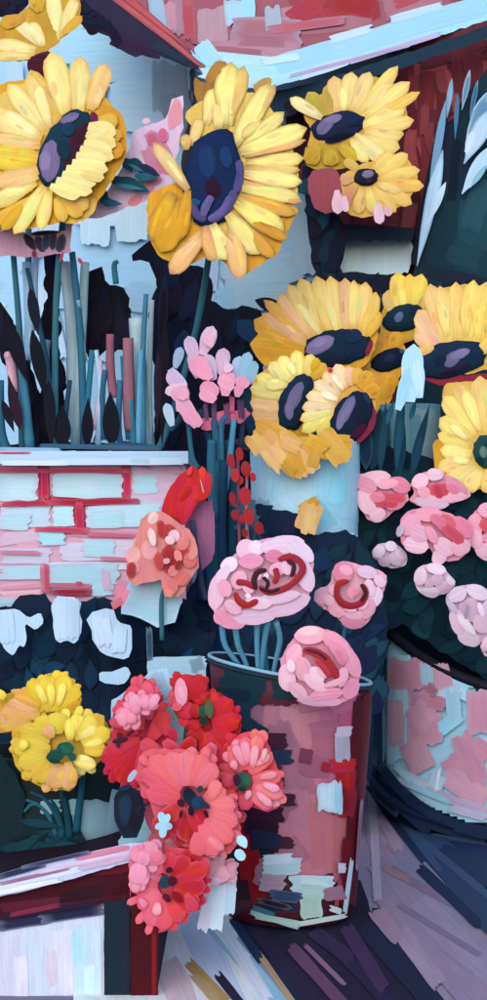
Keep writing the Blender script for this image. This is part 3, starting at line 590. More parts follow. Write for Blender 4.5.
p.dabs([(5, 612, 8, 642, 16, 'bcd4ea'), (60, 600, 62, 638, 14, 'c0d4ea'), (72, 600, 72, 638, 14, 'b7cde4'), (100, 616, 105, 646, 18, 'c2d2ea'), (120, 628, 118, 652, 14, 'b9d2e4')], 's')
p.build('blossom', MP, hd, 'pale blue ragged blossoms on the dark hedge')
# pale blue block behind the bouquet and carnation
bp_ = thing('pale_pot', 'pale blue square pot under the coral carnations', 'pot', P(150, 700, 2.84))
p = Part(flat(2.84), inc=0.001, th=0.001)
p.poly([(122, 596), (138, 560), (160, 558), (178, 585), (182, 600), (176, 622), (158, 628), (140, 618), (122, 614)], 'b4d6e8', back=0.10)
p.dabs([(128, 602, 175, 600, 24, 'b0d3e6'), (145, 562, 144, 595, 16, 'bfcde4'), (140, 612, 172, 616, 14, 'a8cfe2')], 's')
p.poly([(148, 660), (196, 657), (206, 662), (205, 690), (196, 700), (160, 710), (146, 690)], 'a3c3d4', back=0.08)
p.dabs([(152, 662, 205, 661, 10, 'aac8d8'), (195, 658, 199, 672, 14, '7e98aa')], 's')
p.dabs([(149, 628, 150, 660, 6, '2c4a5c')], 's')
p.build('pot_body', MW, bp_)

# ================================================================== STEMS standing on the ledge
st = thing('stem_bunch', 'bunch of thin teal and mauve stems standing on the wall ledge', 'stems', P(90, 452, 3.3))
LD = 3.33
def stems(root, rows):
    for r in rows:
        p = Part(); x0, y0, x1, y1, w, hx = r[:6]; dd = r[6] if len(r) > 6 else LD
        mx, my = (x0+x1)/2+random.uniform(-3.5, 3.5), (y0+y1)/2+random.uniform(-20, 20)
        p.tube([(x1, y1, dd), (mx, my, dd-0.004), (x0, y0, dd-0.01)], w*0.62, hx, tipr=w*0.48); p.build('stem', ML, root)
stems(st, [(13, 252, 22, 448, 6, '35616f'), (12, 258, 26, 440, 3.5, '7fa9ba'), (27, 268, 60, 448, 5, '2c5568'), (20, 360, 30, 448, 8, '3f7488', 3.3), (26, 262, 30, 360, 9, 'a9cde0', 3.36), (72, 252, 84, 446, 6.5, '33667c'), (85, 262, 76, 446, 9, '9fb9bd', 3.37),
            (64, 262, 74, 440, 12, 'a3bcc0', 3.38), (92, 350, 88, 448, 6, '2f6d86'), (96, 350, 98, 446, 5, 'a9cbdc'), (117, 262, 116, 284, 5, '2f6c7c'), (146, 294, 143, 446, 5, '42788e'), (136, 318, 146, 446, 15, 'a7c0c4', 3.38), (141, 350, 138, 446, 6, '5f9cb8'),
            (110, 334, 114, 398, 8, '8f5868'), (128, 338, 131, 430, 11, '9c6572'), (120, 380, 122, 446, 6, '356a86'), (105, 370, 104, 440, 6, '35627c'), (6, 356, 14, 392, 9, 'd9a0b0'), (0, 380, 6, 448, 8, '2f6074'), (70, 380, 66, 446, 5, '27495e'), (122, 356, 128, 440, 4, '2b6a88'),
            (48, 340, 50, 410, 6, '6d8fa0', 3.36), (36, 240, 38, 330, 7, 'bcd2e4', 3.37), (130, 400, 132, 448, 7, '3d7488'), (152, 300, 150, 440, 5, '9fb4b4', 3.37), (78, 300, 84, 360, 5, '86a4b0'), (100, 360, 94, 430, 4, 'd2a8b2')])
def each(root, name, mat, d, rows, prof='d', th=0.002, step=0.0008):
    for i, r in enumerate(rows):
        p = Part(flat(d-i*step), th=th); p.dab(*r, prof=prof); p.build(name, mat, root)
each(st, 'bud', ML, 3.28, [(62, 448, 62, 405, 17, '15151f'), (87, 448, 88, 398, 12, '13131d'), (112, 447, 110, 392, 18, '15151f'), (20, 430, 8, 375, 12, '2a1826'), (2, 400, 14, 432, 9, '1b1722'), (48, 380, 52, 450, 12, '16161f'), (32, 330, 46, 400, 14, '14141d'), (30, 288, 38, 335, 12, '191b2b'), (8, 322, 26, 380, 16, '14141d'),
         (165, 320, 162, 445, 11, '17131c'), (158, 350, 157, 430, 8, '2a1a28'), (103, 444, 165, 447, 6, '2c4c66')], 'l')
p = Part(flat(3.25), inc=0.001, th=0.002)
p.dabs([(40, 446, 160, 448, 5, '35566c'), (-5, 449, 60, 450, 4, '8aa9bd')], 's')
p.build('fallen_leaf', ML, st)

# ================================================================== SUNFLOWERS
def sunflower(label, d, discs, polys, petals, front=(), patches=(), paths=(), stem=None, group='sunflowers of the stall', lift=0.008, petals_col=None, back=0.007, name='sunflower', cat='sunflower', discmat=None, th=0.0013):
    cx, cy, rx, ry, rot, dhx = discs[0]
    base = P(*stem[-1]) if stem else P(cx, cy, d)
    t = thing(name, label, cat, base, group)
    p = Part(flat(d), inc=0.0004, th=0.001)
    for n_, (pts, hx) in enumerate(polys):
        if n_ == 0: pts = [(cx+(x-cx)*0.93, cy+(y-cy)*0.93) for x, y in pts]
        p.poly(rnd(pts), hx, back=back, rag=1.0, th=0.001, step=4); 
    p.inc = th*0.28; p.th = th
    for q in petals:
        kw = dict(curve=q[6]) if len(q) > 6 else {}
        p.dab(*q[:6], prof='p', lift=lift, tip=0.004, j=0.04, **kw)
        # a paler or deeper streak along each petal
        x0, y0, x1, y1, w, hx = q[:6]
        s = random.choice([-1, 1]); nx, ny = -(y1-y0), (x1-x0); L = math.hypot(nx, ny) or 1; o = s*w*0.17/L
        a, b = random.uniform(.15, .3), random.uniform(.7, .88)
        c = [min(255, max(0, int(int(hx[i:i+2], 16)*random.choice([0.90, 1.05])))) for i in (0, 2, 4)]
        p.dab(x0+(x1-x0)*a+nx*o, y0+(y1-y0)*a+ny*o, x0+(x1-x0)*b+nx*o, y0+(y1-y0)*b+ny*o, w*0.38, '%02x%02x%02x' % tuple(c), prof='d', lift=lift*0.8, tip=0.003, j=0.02, th=th*0.8, h=p.h+0.0006)
    hp = p.h
    p.build('petals', MP, t)
    p2 = Part(flat(d), inc=0.0012, th=0.001)
    for i, (a, b, c, e, r, hx) in enumerate(discs):
        mf = p2.dome(a, b, c, e, r, hx, 0.007, h=max(0.004, hp*0.5)+i*0.001)
        if i == 0: m0 = mf
    p2.under = rgb(dhx)
    for q in patches: p2.dab(*q, prof='d', mapf=m0, nu=8)
    for q in paths: p2.path(*q, mapf=m0)
    p2.build('disc', discmat or MD, t)
    if front:
        p3 = Part(flat(d-0.010-hp*0.5), inc=0.0018, th=th)
        for q in front: p3.dab(*q[:6], prof='p', lift=0.005, j=0.04)
        p3.build('petals', MP, t)
    if stem:
        p4 = Part(); p4.tube(stem, 3.2, '3b6a74', tipr=3.6); p4.build('stem', ML, t)
    return t

# big one on the left
sunflower('big left sunflower with navy and lilac disc facing right above the ledge stems', 3.2,
  [(67, 148, 24, 42, 30, '163444')],
  [([(-40, 90), (10, 75), (45, 70), (100, 85), (122, 108), (129, 148), (120, 178), (100, 205), (92, 222), (70, 226), (40, 232), (15, 236), (-10, 234), (-40, 220)], 'd69a22'),
   ([(100, 100), (122, 112), (129, 146), (118, 175), (104, 170), (96, 130)], 'cf8f22'), ([(-20, 140), (38, 148), (42, 190), (-20, 200)], 'dcb848'), ([(50, 195), (100, 195), (92, 218), (66, 226), (56, 215)], 'dfae50'), ([(0, 85), (60, 80), (60, 120), (30, 150), (-10, 140)], 'ddb75c')],
  [(60, 118, 30, 70, 16, 'e0b660'), (40, 150, -12, 108, 20, 'eed689'), (50, 125, 28, 74, 18, 'e7c678'), (46, 132, 8, 84, 20, 'f0da8c'), (50, 128, 34, 80, 14, 'f2de96'), (78, 116, 80, 56, 22, 'ecd184'), (66, 114, 51, 52, 25, 'f0d987'), (80, 112, 84, 66, 12, 'efd988'), (90, 110, 106, 64, 20, 'e9bd78'), (96, 108, 102, 78, 10, 'eec98a'),
   (42, 138, -6, 118, 22, 'efd58a'), (40, 136, 2, 112, 16, 'f4e3a0'), (40, 146, -8, 138, 17, 'eabb7c'), (38, 158, -12, 156, 28, 'e2c545'), (36, 166, -10, 160, 16, 'e0bc38'), (38, 170, -6, 184, 20, 'eab878'), (38, 176, 6, 186, 14, 'ebbb7d'), (36, 182, -8, 206, 16, 'e9d278'), (32, 188, -4, 196, 12, 'f0e08c'), (34, 198, -8, 224, 14, 'dda93a'),
   (44, 186, 14, 234, 17, 'f0dd84'), (49, 190, 40, 230, 15, 'f0da7a'), (60, 192, 88, 208, 24, 'e6bd62'), (62, 198, 82, 216, 16, 'dfa944'), (56, 198, 64, 222, 13, 'dfb04c'), (22, 205, 2, 230, 12, 'd99e2a'), (98, 150, 124, 150, 18, 'd8982a'), (98, 120, 118, 122, 16, 'dba54a'), (98, 134, 122, 136, 14, 'd9a040')],
  front=[(88, 126, 116, 134, 18, 'efd98a'), (86, 134, 116, 146, 15, 'e9c979'), (86, 138, 108, 128, 12, 'efdb90'), (84, 142, 112, 152, 13, 'f0db8c'), (80, 148, 114, 158, 14, 'eed488'), (76, 155, 108, 160, 13, 'efdc8e'), (72, 162, 108, 170, 14, 'f0dd90'), (66, 168, 100, 176, 14, 'edd888'), (62, 174, 96, 184, 15, 'efdb8c'), (56, 180, 92, 192, 15, 'f1df92'), (50, 186, 80, 196, 14, 'efdc88'), (80, 172, 104, 178, 12, 'ecc878')],
  patches=[(92, 122, 72, 150, 20, '421b2c'), (76, 150, 66, 172, 16, '401c30'), (52, 140, 48, 182, 20, '7a6890'), (46, 150, 44, 172, 12, '8a789c'), (60, 122, 79, 114, 9, '6f6488'), (62, 132, 74, 126, 14, '163848'), (60, 140, 66, 160, 12, '15303f'), (92, 112, 96, 124, 8, '6b2440')],
  stem=[(66, 190, 3.24), (56, 300, 3.3), (55, 450, 3.32)])
# sepals hanging under it
sp = thing('bud_fringe', 'fringe of dark purple buds and pink scraps under the big left sunflower', 'buds', P(35, 252, 3.26))
p = Part(flat(3.26), inc=0.0012, th=0.0015)
p.poly([(-10, 200), (12, 205), (16, 232), (50, 234), (72, 228), (70, 252), (40, 258), (0, 256), (-10, 250)], 'b98aa0', back=.004)
p.dabs([(2, 232, 6, 250, 10, '241a30'), (16, 233, 24, 252, 11, '26203a'), (24, 234, 36, 250, 9, '201c30'), (36, 236, 44, 252, 10, '2b2440'), (48, 234, 44, 250, 9, '223048'), (54, 232, 52, 250, 8, '1f2438'), (63, 234, 58, 252, 10, '24243e'), (8, 208, 4, 226, 10, 'd7b0c0'), (0, 215, 2, 232, 10, 'dcb8c6'), (30, 234, 60, 232, 5, '241c30'), (34, 250, 34, 258, 5, '7a1c38'), (63, 252, 60, 262, 3, 'b82c40'), (78, 258, 82, 264, 4, 'b23448')], 'd')
p.build('bud', MP, sp)

# top left one, cut by the frame
sunflower('pale petalled sunflower with ochre heart cut off by the top left corner', 3.36,
  [(40, 66, 13, 12, 0, '45192a')],
  [([(-20, 20), (10, 16), (30, 0), (52, -14), (84, -10), (82, 22), (64, 36), (50, 50), (36, 60), (-20, 62)], 'c4922a'), ([(28, 60), (44, 50), (55, 54), (52, 72), (44, 78), (34, 74)], '421a2c')],
  [(44, 46, 12, 18, 14, 'eed99a'), (52, 44, 52, -10, 22, 'b88e2c'), (56, 40, 52, -12, 18, 'f0dc98'), (44, 46, 30, 22, 13, 'f2e0a0'), (60, 36, 76, -2, 14, 'f0d690'), (36, 50, -6, 44, 16, 'eed690'), (34, 56, -8, 56, 11, 'e9c87c'), (62, 34, 82, 16, 10, 'd9a23a'), (24, 18, 0, 24, 14, 'c8962e'), (40, 12, 34, -5, 16, 'cb9a30')],
  stem=[(44, 72, 3.38), (30, 160, 3.45), (28, 300, 3.44), (26, 450, 3.4)])
sd_ = shrub('dark_leaves', 'dark navy leaves in the top left corner behind the sunflower', 3.5, [[(-30, -30), (34, -30), (28, 4), (14, 17), (-30, 18)], [(68, 2), (84, 0), (110, 22), (124, 40), (118, 50), (108, 34), (84, 30)]], '1f1a30', NV, 100, 14, 6, 20, 40, P(30, 50, 3.5), thick=0.01, spread=0.004)

# big centre one
sunflower('big centre sunflower with long yellow petals and violet edged navy disc', 3.05,
  [(213, 178, 29, 50, 8, '17284c')],
  [([(190, 66), (205, 78), (222, 62), (232, 66), (226, 100), (210, 130), (202, 140), (198, 110)], '9a6a30'), ([(146, 196), (160, 188), (182, 180), (196, 210), (214, 236), (206, 256), (190, 266), (172, 262), (158, 258), (148, 236)], 'd99c22'), ([(230, 200), (302, 205), (292, 222), (282, 240), (280, 252), (258, 266), (236, 278), (225, 262), (205, 250)], 'd39428'),
   ([(186, 120), (200, 110), (206, 140), (196, 200), (188, 215), (180, 180)], '1d1726'), ([(180, 118), (200, 100), (235, 90), (262, 95), (285, 130), (298, 160), (298, 205), (270, 232), (235, 250), (210, 235), (220, 150)], 'dfb556'), ([(250, 86), (266, 76), (274, 80), (262, 100)], 'b98d44')],
  [(207, 82, 226, 62, 16, 'b07c30'), (214, 120, 212, 92, 20, 'e0b062'), (206, 126, 214, 88, 16, 'efd07c'), (218, 130, 222, 92, 18, 'eed284'), (224, 128, 244, 66, 20, 'e9c06a'), (229, 126, 231, 62, 25, 'f2df80', -4), (226, 124, 230, 70, 14, 'f4e28c', -3), (192, 146, 200, 118, 13, 'e6c27c'), (186, 150, 186, 134, 12, 'deb268'),
   (238, 144, 276, 84, 12, 'e6b86c'), (234, 146, 270, 84, 21, 'f3e087'), (242, 150, 284, 112, 16, 'f1db80'), (240, 138, 262, 120, 12, 'ebc87a'), (244, 156, 306, 140, 10, 'e6b070'), (240, 152, 307, 128, 20, 'f4e182'), (246, 164, 304, 158, 16, 'f1dc7c'), (246, 168, 300, 170, 12, 'e9c070'), (244, 174, 302, 182, 18, 'f2dd86'), (242, 182, 302, 202, 12, 'e6ad68'),
   (242, 188, 300, 198, 16, 'eeda80'), (240, 196, 296, 214, 14, 'dfa544'), (236, 202, 284, 232, 24, 'f0db74'), (244, 216, 288, 240, 12, 'd0922a'), (240, 222, 274, 258, 14, 'd6993a'), (228, 214, 260, 254, 22, 'eed57e'), (232, 226, 240, 280, 20, 'e8b474'), (218, 232, 236, 258, 16, 'e9b878'), (212, 224, 226, 260, 20, 'f3e08a'), (204, 226, 214, 262, 16, 'e2a868'), (204, 232, 170, 274, 20, 'ebb374'), (200, 236, 176, 262, 12, 'eec084'), (184, 200, 160, 252, 26, 'd99b20'), (172, 192, 152, 240, 22, 'dba126'), (188, 190, 180, 240, 14, 'd8981e'), (188, 190, 153, 142, 15, 'e8c082'), (186, 186, 160, 150, 7, 'efd08e')],
  patches=[(212, 178, 214, 200, 16, '2b1424'), (206, 145, 208, 178, 18, '1b325c'), (224, 146, 228, 168, 12, '1d3868')],
  paths=[([(239, 160), (240, 176), (236, 192)], 8, '53497c'), ([(235, 190), (226, 208), (210, 221)], 10, '574c7c'), ([(230, 196), (222, 212), (208, 220)], 7, '645890'), ([(190, 200), (196, 214), (206, 220)], 8, '50466f'), ([(212, 196), (206, 206), (203, 216)], 8, '66598c'), ([(192, 200), (200, 204)], 6, '1d4c78')],
  stem=[(213, 230, 3.12), (196, 330, 3.25), (170, 420, 3.36), (158, 450, 3.36)])

# upper right pair
sunflower('sunflower against the dark red wall with peach petals and lilac sided disc', 3.6,
  [(338, 126, 28, 14, -12, '1d2440')],
  [([(302, 100), (320, 92), (345, 76), (375, 72), (402, 80), (412, 100), (412, 120), (402, 148), (388, 158), (360, 160), (310, 166), (304, 150), (310, 130), (300, 115)], 'c9983c'), ([(304, 145), (345, 142), (362, 155), (350, 168), (320, 170), (305, 166)], 'ba9426')],
  [(326, 120, 308, 92, 16, 'b39a3c'), (334, 112, 328, 84, 16, 'b79c44'), (338, 112, 334, 76, 17, 'e6bd78'), (346, 110, 352, 72, 18, 'ecc882'), (344, 112, 344, 82, 10, 'f0d88c'), (354, 112, 370, 72, 18, 'efc983'), (358, 116, 398, 66, 14, 'eccb76'), (364, 116, 392, 74, 16, 'f0d184'), (362, 120, 410, 82, 17, 'f0d47e'), (364, 124, 420, 92, 12, 'e8be5e'), (362, 126, 406, 106, 18, 'f2d884'), (364, 132, 414, 120, 15, 'edc878'), (364, 134, 404, 134, 16, 'efcf7c'),
   (360, 138, 400, 148, 18, 'f0cc7c'), (354, 136, 388, 160, 20, 'f0da90'), (352, 138, 368, 162, 15, 'eed888'), (322, 118, 290, 98, 13, 'ecd69c'), (340, 146, 358, 160, 14, 'c9a02c'), (318, 146, 308, 164, 16, 'bc9228'), (330, 150, 332, 166, 16, 'c19a2a')],
  patches=[(318, 134, 332, 118, 13, '6f6484'), (324, 122, 342, 116, 9, '766a8a'), (345, 122, 360, 118, 12, '1b2646'), (350, 134, 325, 142, 8, '161a30')])
s5 = sunflower('small sunflower with pink tinged left petals just above the window', 3.58,
  [(366, 177, 12, 9, -5, '22222e')],
  [([(344, 172), (356, 165), (375, 160), (398, 150), (418, 165), (424, 182), (410, 205), (385, 218), (350, 222), (340, 200), (338, 180)], 'd8a64e'), ([(308, 170), (338, 166), (344, 200), (340, 212), (318, 214), (308, 196)], '9b444e')],
  [(360, 170, 344, 160, 10, 'd5ab5a'), (374, 172, 392, 152, 13, 'f0c86e'), (378, 174, 408, 154, 14, 'eec66a'), (380, 178, 420, 170, 14, 'efc468'), (380, 184, 424, 186, 14, 'e9b458'), (376, 186, 412, 204, 15, 'eabc62'), (372, 188, 396, 212, 14, 'e9bb66'), (368, 188, 374, 214, 12, 'f0cf74'), (362, 188, 358, 214, 13, 'e5b468'), (356, 184, 342, 202, 12, 'cf8c60'), (354, 178, 340, 180, 12, 'd9a070'), (378, 184, 402, 192, 10, 'f2d07c'), (350, 190, 346, 208, 8, 'd07c70')],
  patches=[(362, 175, 374, 173, 8, '7a6c8c'), (366, 181, 372, 181, 4, '3a2a3a')])

each(s5, 'sepal', MP, 3.55, [(337, 190, 338, 214, 11, 'e6b4c2'), (344, 196, 346, 212, 8, 'e4b8c6'), (378, 204, 380, 224, 11, 'e7bccb'), (386, 206, 390, 216, 8, 'e2a8b2')], 'p')
# cluster over the blue pail
OR = 'd4952a'
sunflower('wide sunflower with a tall fan of peach and yellow petals over the blue pail', 3.26,
  [(338, 347, 36, 19, -10, '17283e')],
  [([(246, 352), (250, 338), (262, 312), (275, 295), (300, 280), (340, 276), (366, 280), (380, 300), (382, 330), (375, 360), (360, 372), (320, 378), (298, 362), (268, 368), (256, 366)], OR)],
  [(296, 350, 250, 344, 22, 'd3942a'), (300, 346, 254, 320, 22, 'd99e38'), (304, 344, 256, 326, 13, 'd9993a'), (308, 344, 262, 314, 17, 'e6b080'), (310, 342, 272, 306, 16, 'eab784'), (310, 340, 264, 300, 12, 'e2a850'), (314, 338, 278, 294, 17, 'eebb86'), (318, 336, 288, 284, 18, 'edc77c'), (324, 334, 300, 278, 19, 'f0ce7a'), (322, 336, 292, 296, 10, 'f3dc94'), (332, 334, 316, 276, 19, 'efca76'), (340, 334, 330, 276, 18, 'f0d07c'), (338, 334, 324, 288, 10, 'f3de90'), (348, 332, 345, 278, 18, 'ecb984'), (354, 332, 354, 280, 15, 'efcf78'), (360, 332, 366, 282, 18, 'efc878'), (364, 336, 376, 292, 16, 'eac25e'), (368, 336, 380, 312, 12, 'e2b048')],
  patches=[(306, 352, 334, 338, 16, '7a6a90'), (312, 346, 326, 338, 10, '84749c'), (345, 338, 362, 334, 14, '162c44'), (350, 356, 322, 364, 9, '1b2036'), (372, 340, 366, 356, 5, '8a2440')],
  stem=[(338, 362, 3.3), (312, 440, 3.24), (306, 520, 3.14)], group='sunflowers clustered over the blue pail')
sunflower('small upright sunflower with three broad yellow petals below the window', 3.34,
  [(404, 318, 22, 13, -18, '17303f')],
  [([(378, 320), (386, 296), (396, 276), (420, 275), (430, 296), (428, 330), (410, 345), (380, 345)], 'd9a236')],
  [(396, 318, 388, 290, 18, 'e9bd72'), (400, 318, 398, 272, 19, 'f0ce5c'), (408, 316, 410, 274, 18, 'edc252'), (412, 316, 422, 274, 18, 'f0cc5a'), (416, 318, 428, 290, 12, 'e6b456'), (404, 314, 402, 286, 9, 'f4da70'), (385, 330, 382, 348, 14, 'dc9c38'), (396, 332, 394, 345, 16, 'd49a34')],
  front=(), patches=[(396, 322, 402, 312, 8, '5c6a8c'), (410, 310, 420, 312, 8, '142638')], group='sunflowers clustered over the blue pail')
sunflower('sunflower at the right edge with peach left petals and a long dark disc', 3.22,
  [(452, 359, 37, 18, -12, '172a42')],
  [([(418, 345), (424, 320), (432, 300), (440, 282), (470, 278), (500, 282), (520, 320), (510, 360), (490, 372), (440, 378), (400, 372), (412, 350)], 'dba74a'), ([(425, 372), (470, 376), (500, 372), (500, 384), (440, 386), (424, 380)], '8b1c34')],
  [(444, 350, 418, 310, 22, 'eab98a'), (440, 352, 418, 322, 18, 'e9b890'), (440, 350, 415, 332, 18, 'edb48c'), (446, 344, 430, 284, 20, 'e9bf74'), (452, 342, 440, 286, 18, 'efca7a'), (458, 342, 456, 282, 18, 'ecc06e'), (466, 342, 474, 280, 20, 'f0cb6c'), (470, 344, 487, 282, 20, 'efc768'), (474, 346, 500, 292, 20, 'eec45e'), (448, 336, 440, 300, 12, 'f3d47a'), (466, 336, 466, 296, 12, 'f4d56c'), (478, 340, 480, 304, 12, 'f2cf62'), (430, 356, 424, 344, 16, 'e5b068'), (480, 352, 505, 330, 18, 'e9b85a')],
  patches=[(445, 366, 460, 352, 13, '6a6284'), (450, 358, 470, 350, 9, '7a7094'), (435, 364, 446, 356, 10, '142236'), (470, 364, 440, 374, 6, '2a1a36')], group='sunflowers clustered over the blue pail')
sunflower('dark little disc of a sunflower with orange petals in the middle of the cluster', 3.3,
  [(389, 360, 19, 11, -22, '161e34')],
  [([(358, 340), (385, 335), (408, 345), (410, 360), (400, 380), (392, 400), (384, 420), (366, 430), (350, 400), (352, 360)], 'd99a2c')],
  [(380, 352, 374, 335, 16, 'df9c3c'), (392, 350, 400, 332, 16, 'd99a34'), (378, 368, 366, 398, 18, 'dca23a'), (386, 372, 384, 400, 18, 'd4962a'), (372, 362, 356, 372, 16, 'e0a040'), (392, 372, 394, 388, 12, 'd8961f'), (376, 346, 362, 350, 12, 'e8b070'), (370, 342, 376, 340, 5, 'eebfb0')],
  patches=[(384, 360, 396, 356, 8, '1b2a48'), (400, 352, 404, 350, 5, '24547a')], group='sunflowers clustered over the blue pail')
sunflower('lemon petalled sunflower leaning left at the lower left of the cluster', 3.14,
  [(297, 402, 17, 30, 22, '162b40')],
  [([(246, 382), (262, 368), (280, 354), (312, 352), (330, 366), (326, 400), (318, 430), (300, 446), (270, 436), (250, 420)], 'd59a30')],
  [(286, 424, 262, 434, 22, 'e0a25c'), (284, 414, 252, 414, 22, 'e8b27c'), (284, 408, 250, 402, 18, 'ecb884'), (282, 420, 276, 436, 20, 'e3ab6a'), (286, 396, 250, 388, 17, 'e6cf7c'), (286, 390, 256, 376, 16, 'eed878'), (290, 386, 270, 362, 16, 'f0dd88'), (294, 380, 280, 356, 15, 'f1e08c'), (300, 378, 296, 350, 15, 'efdb7c'), (306, 376, 312, 354, 14, 'ecd070'), (312, 378, 326, 364, 14, 'd8a43c'), (288, 384, 264, 384, 14, 'f2e08c'), (296, 376, 288, 362, 8, 'f6ea9c'), (312, 372, 318, 358, 9, 'd09e28')],
  patches=[(302, 382, 288, 412, 13, '6f6488'), (288, 402, 290, 420, 9, '786c94'), (308, 384, 306, 412, 10, '142a3c'), (296, 424, 306, 412, 5, '3a1c34')],
  stem=[(296, 425, 3.17), (296, 470, 3.15), (298, 530, 3.14)], group='sunflowers clustered over the blue pail')
sunflower('cream petalled sunflower leaning right with crimson rim in front of the cluster', 3.08,
  [(351, 418, 18, 29, 30, '162238')],
  [([(302, 412), (310, 385), (330, 366), (345, 368), (365, 380), (380, 385), (376, 420), (368, 440), (350, 448), (335, 440), (322, 428), (304, 432)], 'd9a044'), ([(368, 398), (377, 410), (374, 430), (360, 444), (345, 448), (344, 438), (362, 420)], '7a1a38')],
  [(336, 408, 302, 432, 14, 'e6cf72'), (336, 412, 318, 436, 14, 'dfc45c'), (336, 408, 300, 420, 14, 'eed58c'), (336, 404, 302, 408, 15, 'f0cfa0'), (338, 400, 306, 396, 15, 'f1cfa4'), (340, 396, 314, 382, 15, 'f2d4a8'), (342, 392, 324, 372, 15, 'f0cc9c'), (346, 388, 336, 364, 15, 'f2d0a4'), (350, 386, 348, 366, 14, 'eeb890'), (338, 400, 320, 392, 9, 'f8e4c0'), (344, 390, 332, 374, 8, 'f8e2bc'), (360, 388, 372, 372, 16, 'd8982a'), (364, 394, 380, 388, 16, 'd28e24'), (354, 384, 360, 368, 13, 'dfa448'), (328, 368, 332, 372, 5, 'd22c50')],
  patches=[(354, 396, 338, 426, 12, '6f6488'), (344, 410, 338, 430, 8, '7c7098'), (362, 400, 360, 424, 12, '14202f'), (352, 438, 366, 424, 8, '4a1a34'), (364, 392, 370, 404, 6, '1c3050')],
  stem=[(346, 436, 3.12), (328, 480, 3.13), (318, 530, 3.14)], group='sunflowers clustered over the blue pail')
sunflower('pale yellow sunflower with small green centre at the right edge above the roses', 3.12,
  [(486, 451, 13, 17, 0, '1d4444')],
  [([(436, 380), (460, 376), (490, 374), (540, 400), (540, 480), (500, 492), (470, 492), (440, 480), (436, 440), (446, 420)], 'ddae52'), ([(432, 440), (446, 436), (452, 470), (440, 482), (434, 470)], 'cf9428')],
  [(478, 432, 456, 382, 20, 'e9bd70'), (484, 432, 480, 376, 22, 'ecc674'), (488, 432, 505, 380, 22, 'edc26a'), (474, 436, 444, 396, 20, 'f1d376'), (472, 442, 440, 418, 20, 'f0d474'), (470, 446, 438, 434, 16, 'efcc6e'), (480, 430, 464, 390, 14, 'f3db84'), (472, 454, 440, 450, 16, 'f0d680'), (470, 460, 438, 468, 16, 'ecc878'), (474, 464, 446, 484, 18, 'eed07c'), (480, 470, 466, 492, 18, 'f0cf7c'), (488, 470, 490, 494, 18, 'e9c26a'), (468, 440, 450, 424, 9, 'f5e290'), (470, 462, 452, 458, 9, 'f5e394')],
  patches=[(483, 446, 484, 458, 8, '5c7468'), (478, 456, 482, 466, 6, '12303a'), (487, 440, 488, 446, 6, '163c44')], group='sunflowers clustered over the blue pail')
# loose ochre leaves under the cluster
def leafthing(name, label, cat, d, rows, mat=None, prof='s', base=None, part='leaf', group=None, th=0.0015, polys=(), lift=0.0):
    r = rows[0] if rows else None
    t = thing(name, label, cat, base or P(r[0], r[1], d), group)
    p = Part(flat(d), inc=th*0.8, th=th)
    for pts, hx in polys: p.poly(pts, hx, back=0.004)
    for q in rows: p.dab(*q, prof=prof, lift=lift)
    p.build(part, mat or MP, t); return t
leafthing('ochre_leaves', 'ochre and peach leaves drooping below the sunflower cluster onto the pail', 'leaves', 2.99, [(256, 428, 300, 452, 26, 'd29a3c'), (300, 448, 352, 446, 24, 'cf9634'), (322, 432, 344, 462, 22, 'd8a348'), (250, 436, 262, 452, 16, 'd9a860'), (262, 436, 280, 462, 24, 'd9a25c'), (275, 440, 300, 468, 30, 'cfa060'), (268, 446, 285, 468, 20, 'd9a86c'), (300, 446, 310, 474, 26, 'd9a664'), (292, 452, 300, 476, 18, 'cb9030'), (282, 440, 300, 448, 16, 'dba464'), (306, 440, 326, 452, 18, 'cf962c'), (318, 444, 312, 466, 12, 'cc9638'), (284, 462, 296, 474, 10, 'c28f2c')], th=0.0018, prof='s', lift=0.004)
leafthing('ochre_leaves', 'single square ochre leaf just above the big pink rose', 'leaf', 2.98, [(300, 512, 318, 502, 14, 'c08a2c'), (304, 530, 314, 504, 22, 'd0a064'), (308, 534, 310, 512, 16, 'd6a96c')])
leafthing('blue_scrap', 'pale blue pointed leaf between two dark sunflower discs', 'leaf', 3.06, [(410, 402, 414, 344, 22, 'aed6ea'), (398, 410, 412, 366, 14, '9fcbe0'), (420, 398, 416, 356, 14, 'bcdcf0')], prof='p')
leafthing('blue_scrap', 'small pale blue leaf between the white rosebud and the blue pail', 'leaf', 3.02, [(325, 543, 356, 540, 15, '86c6da'), (326, 537, 355, 536, 6, 'a0d4e6')], prof='s')
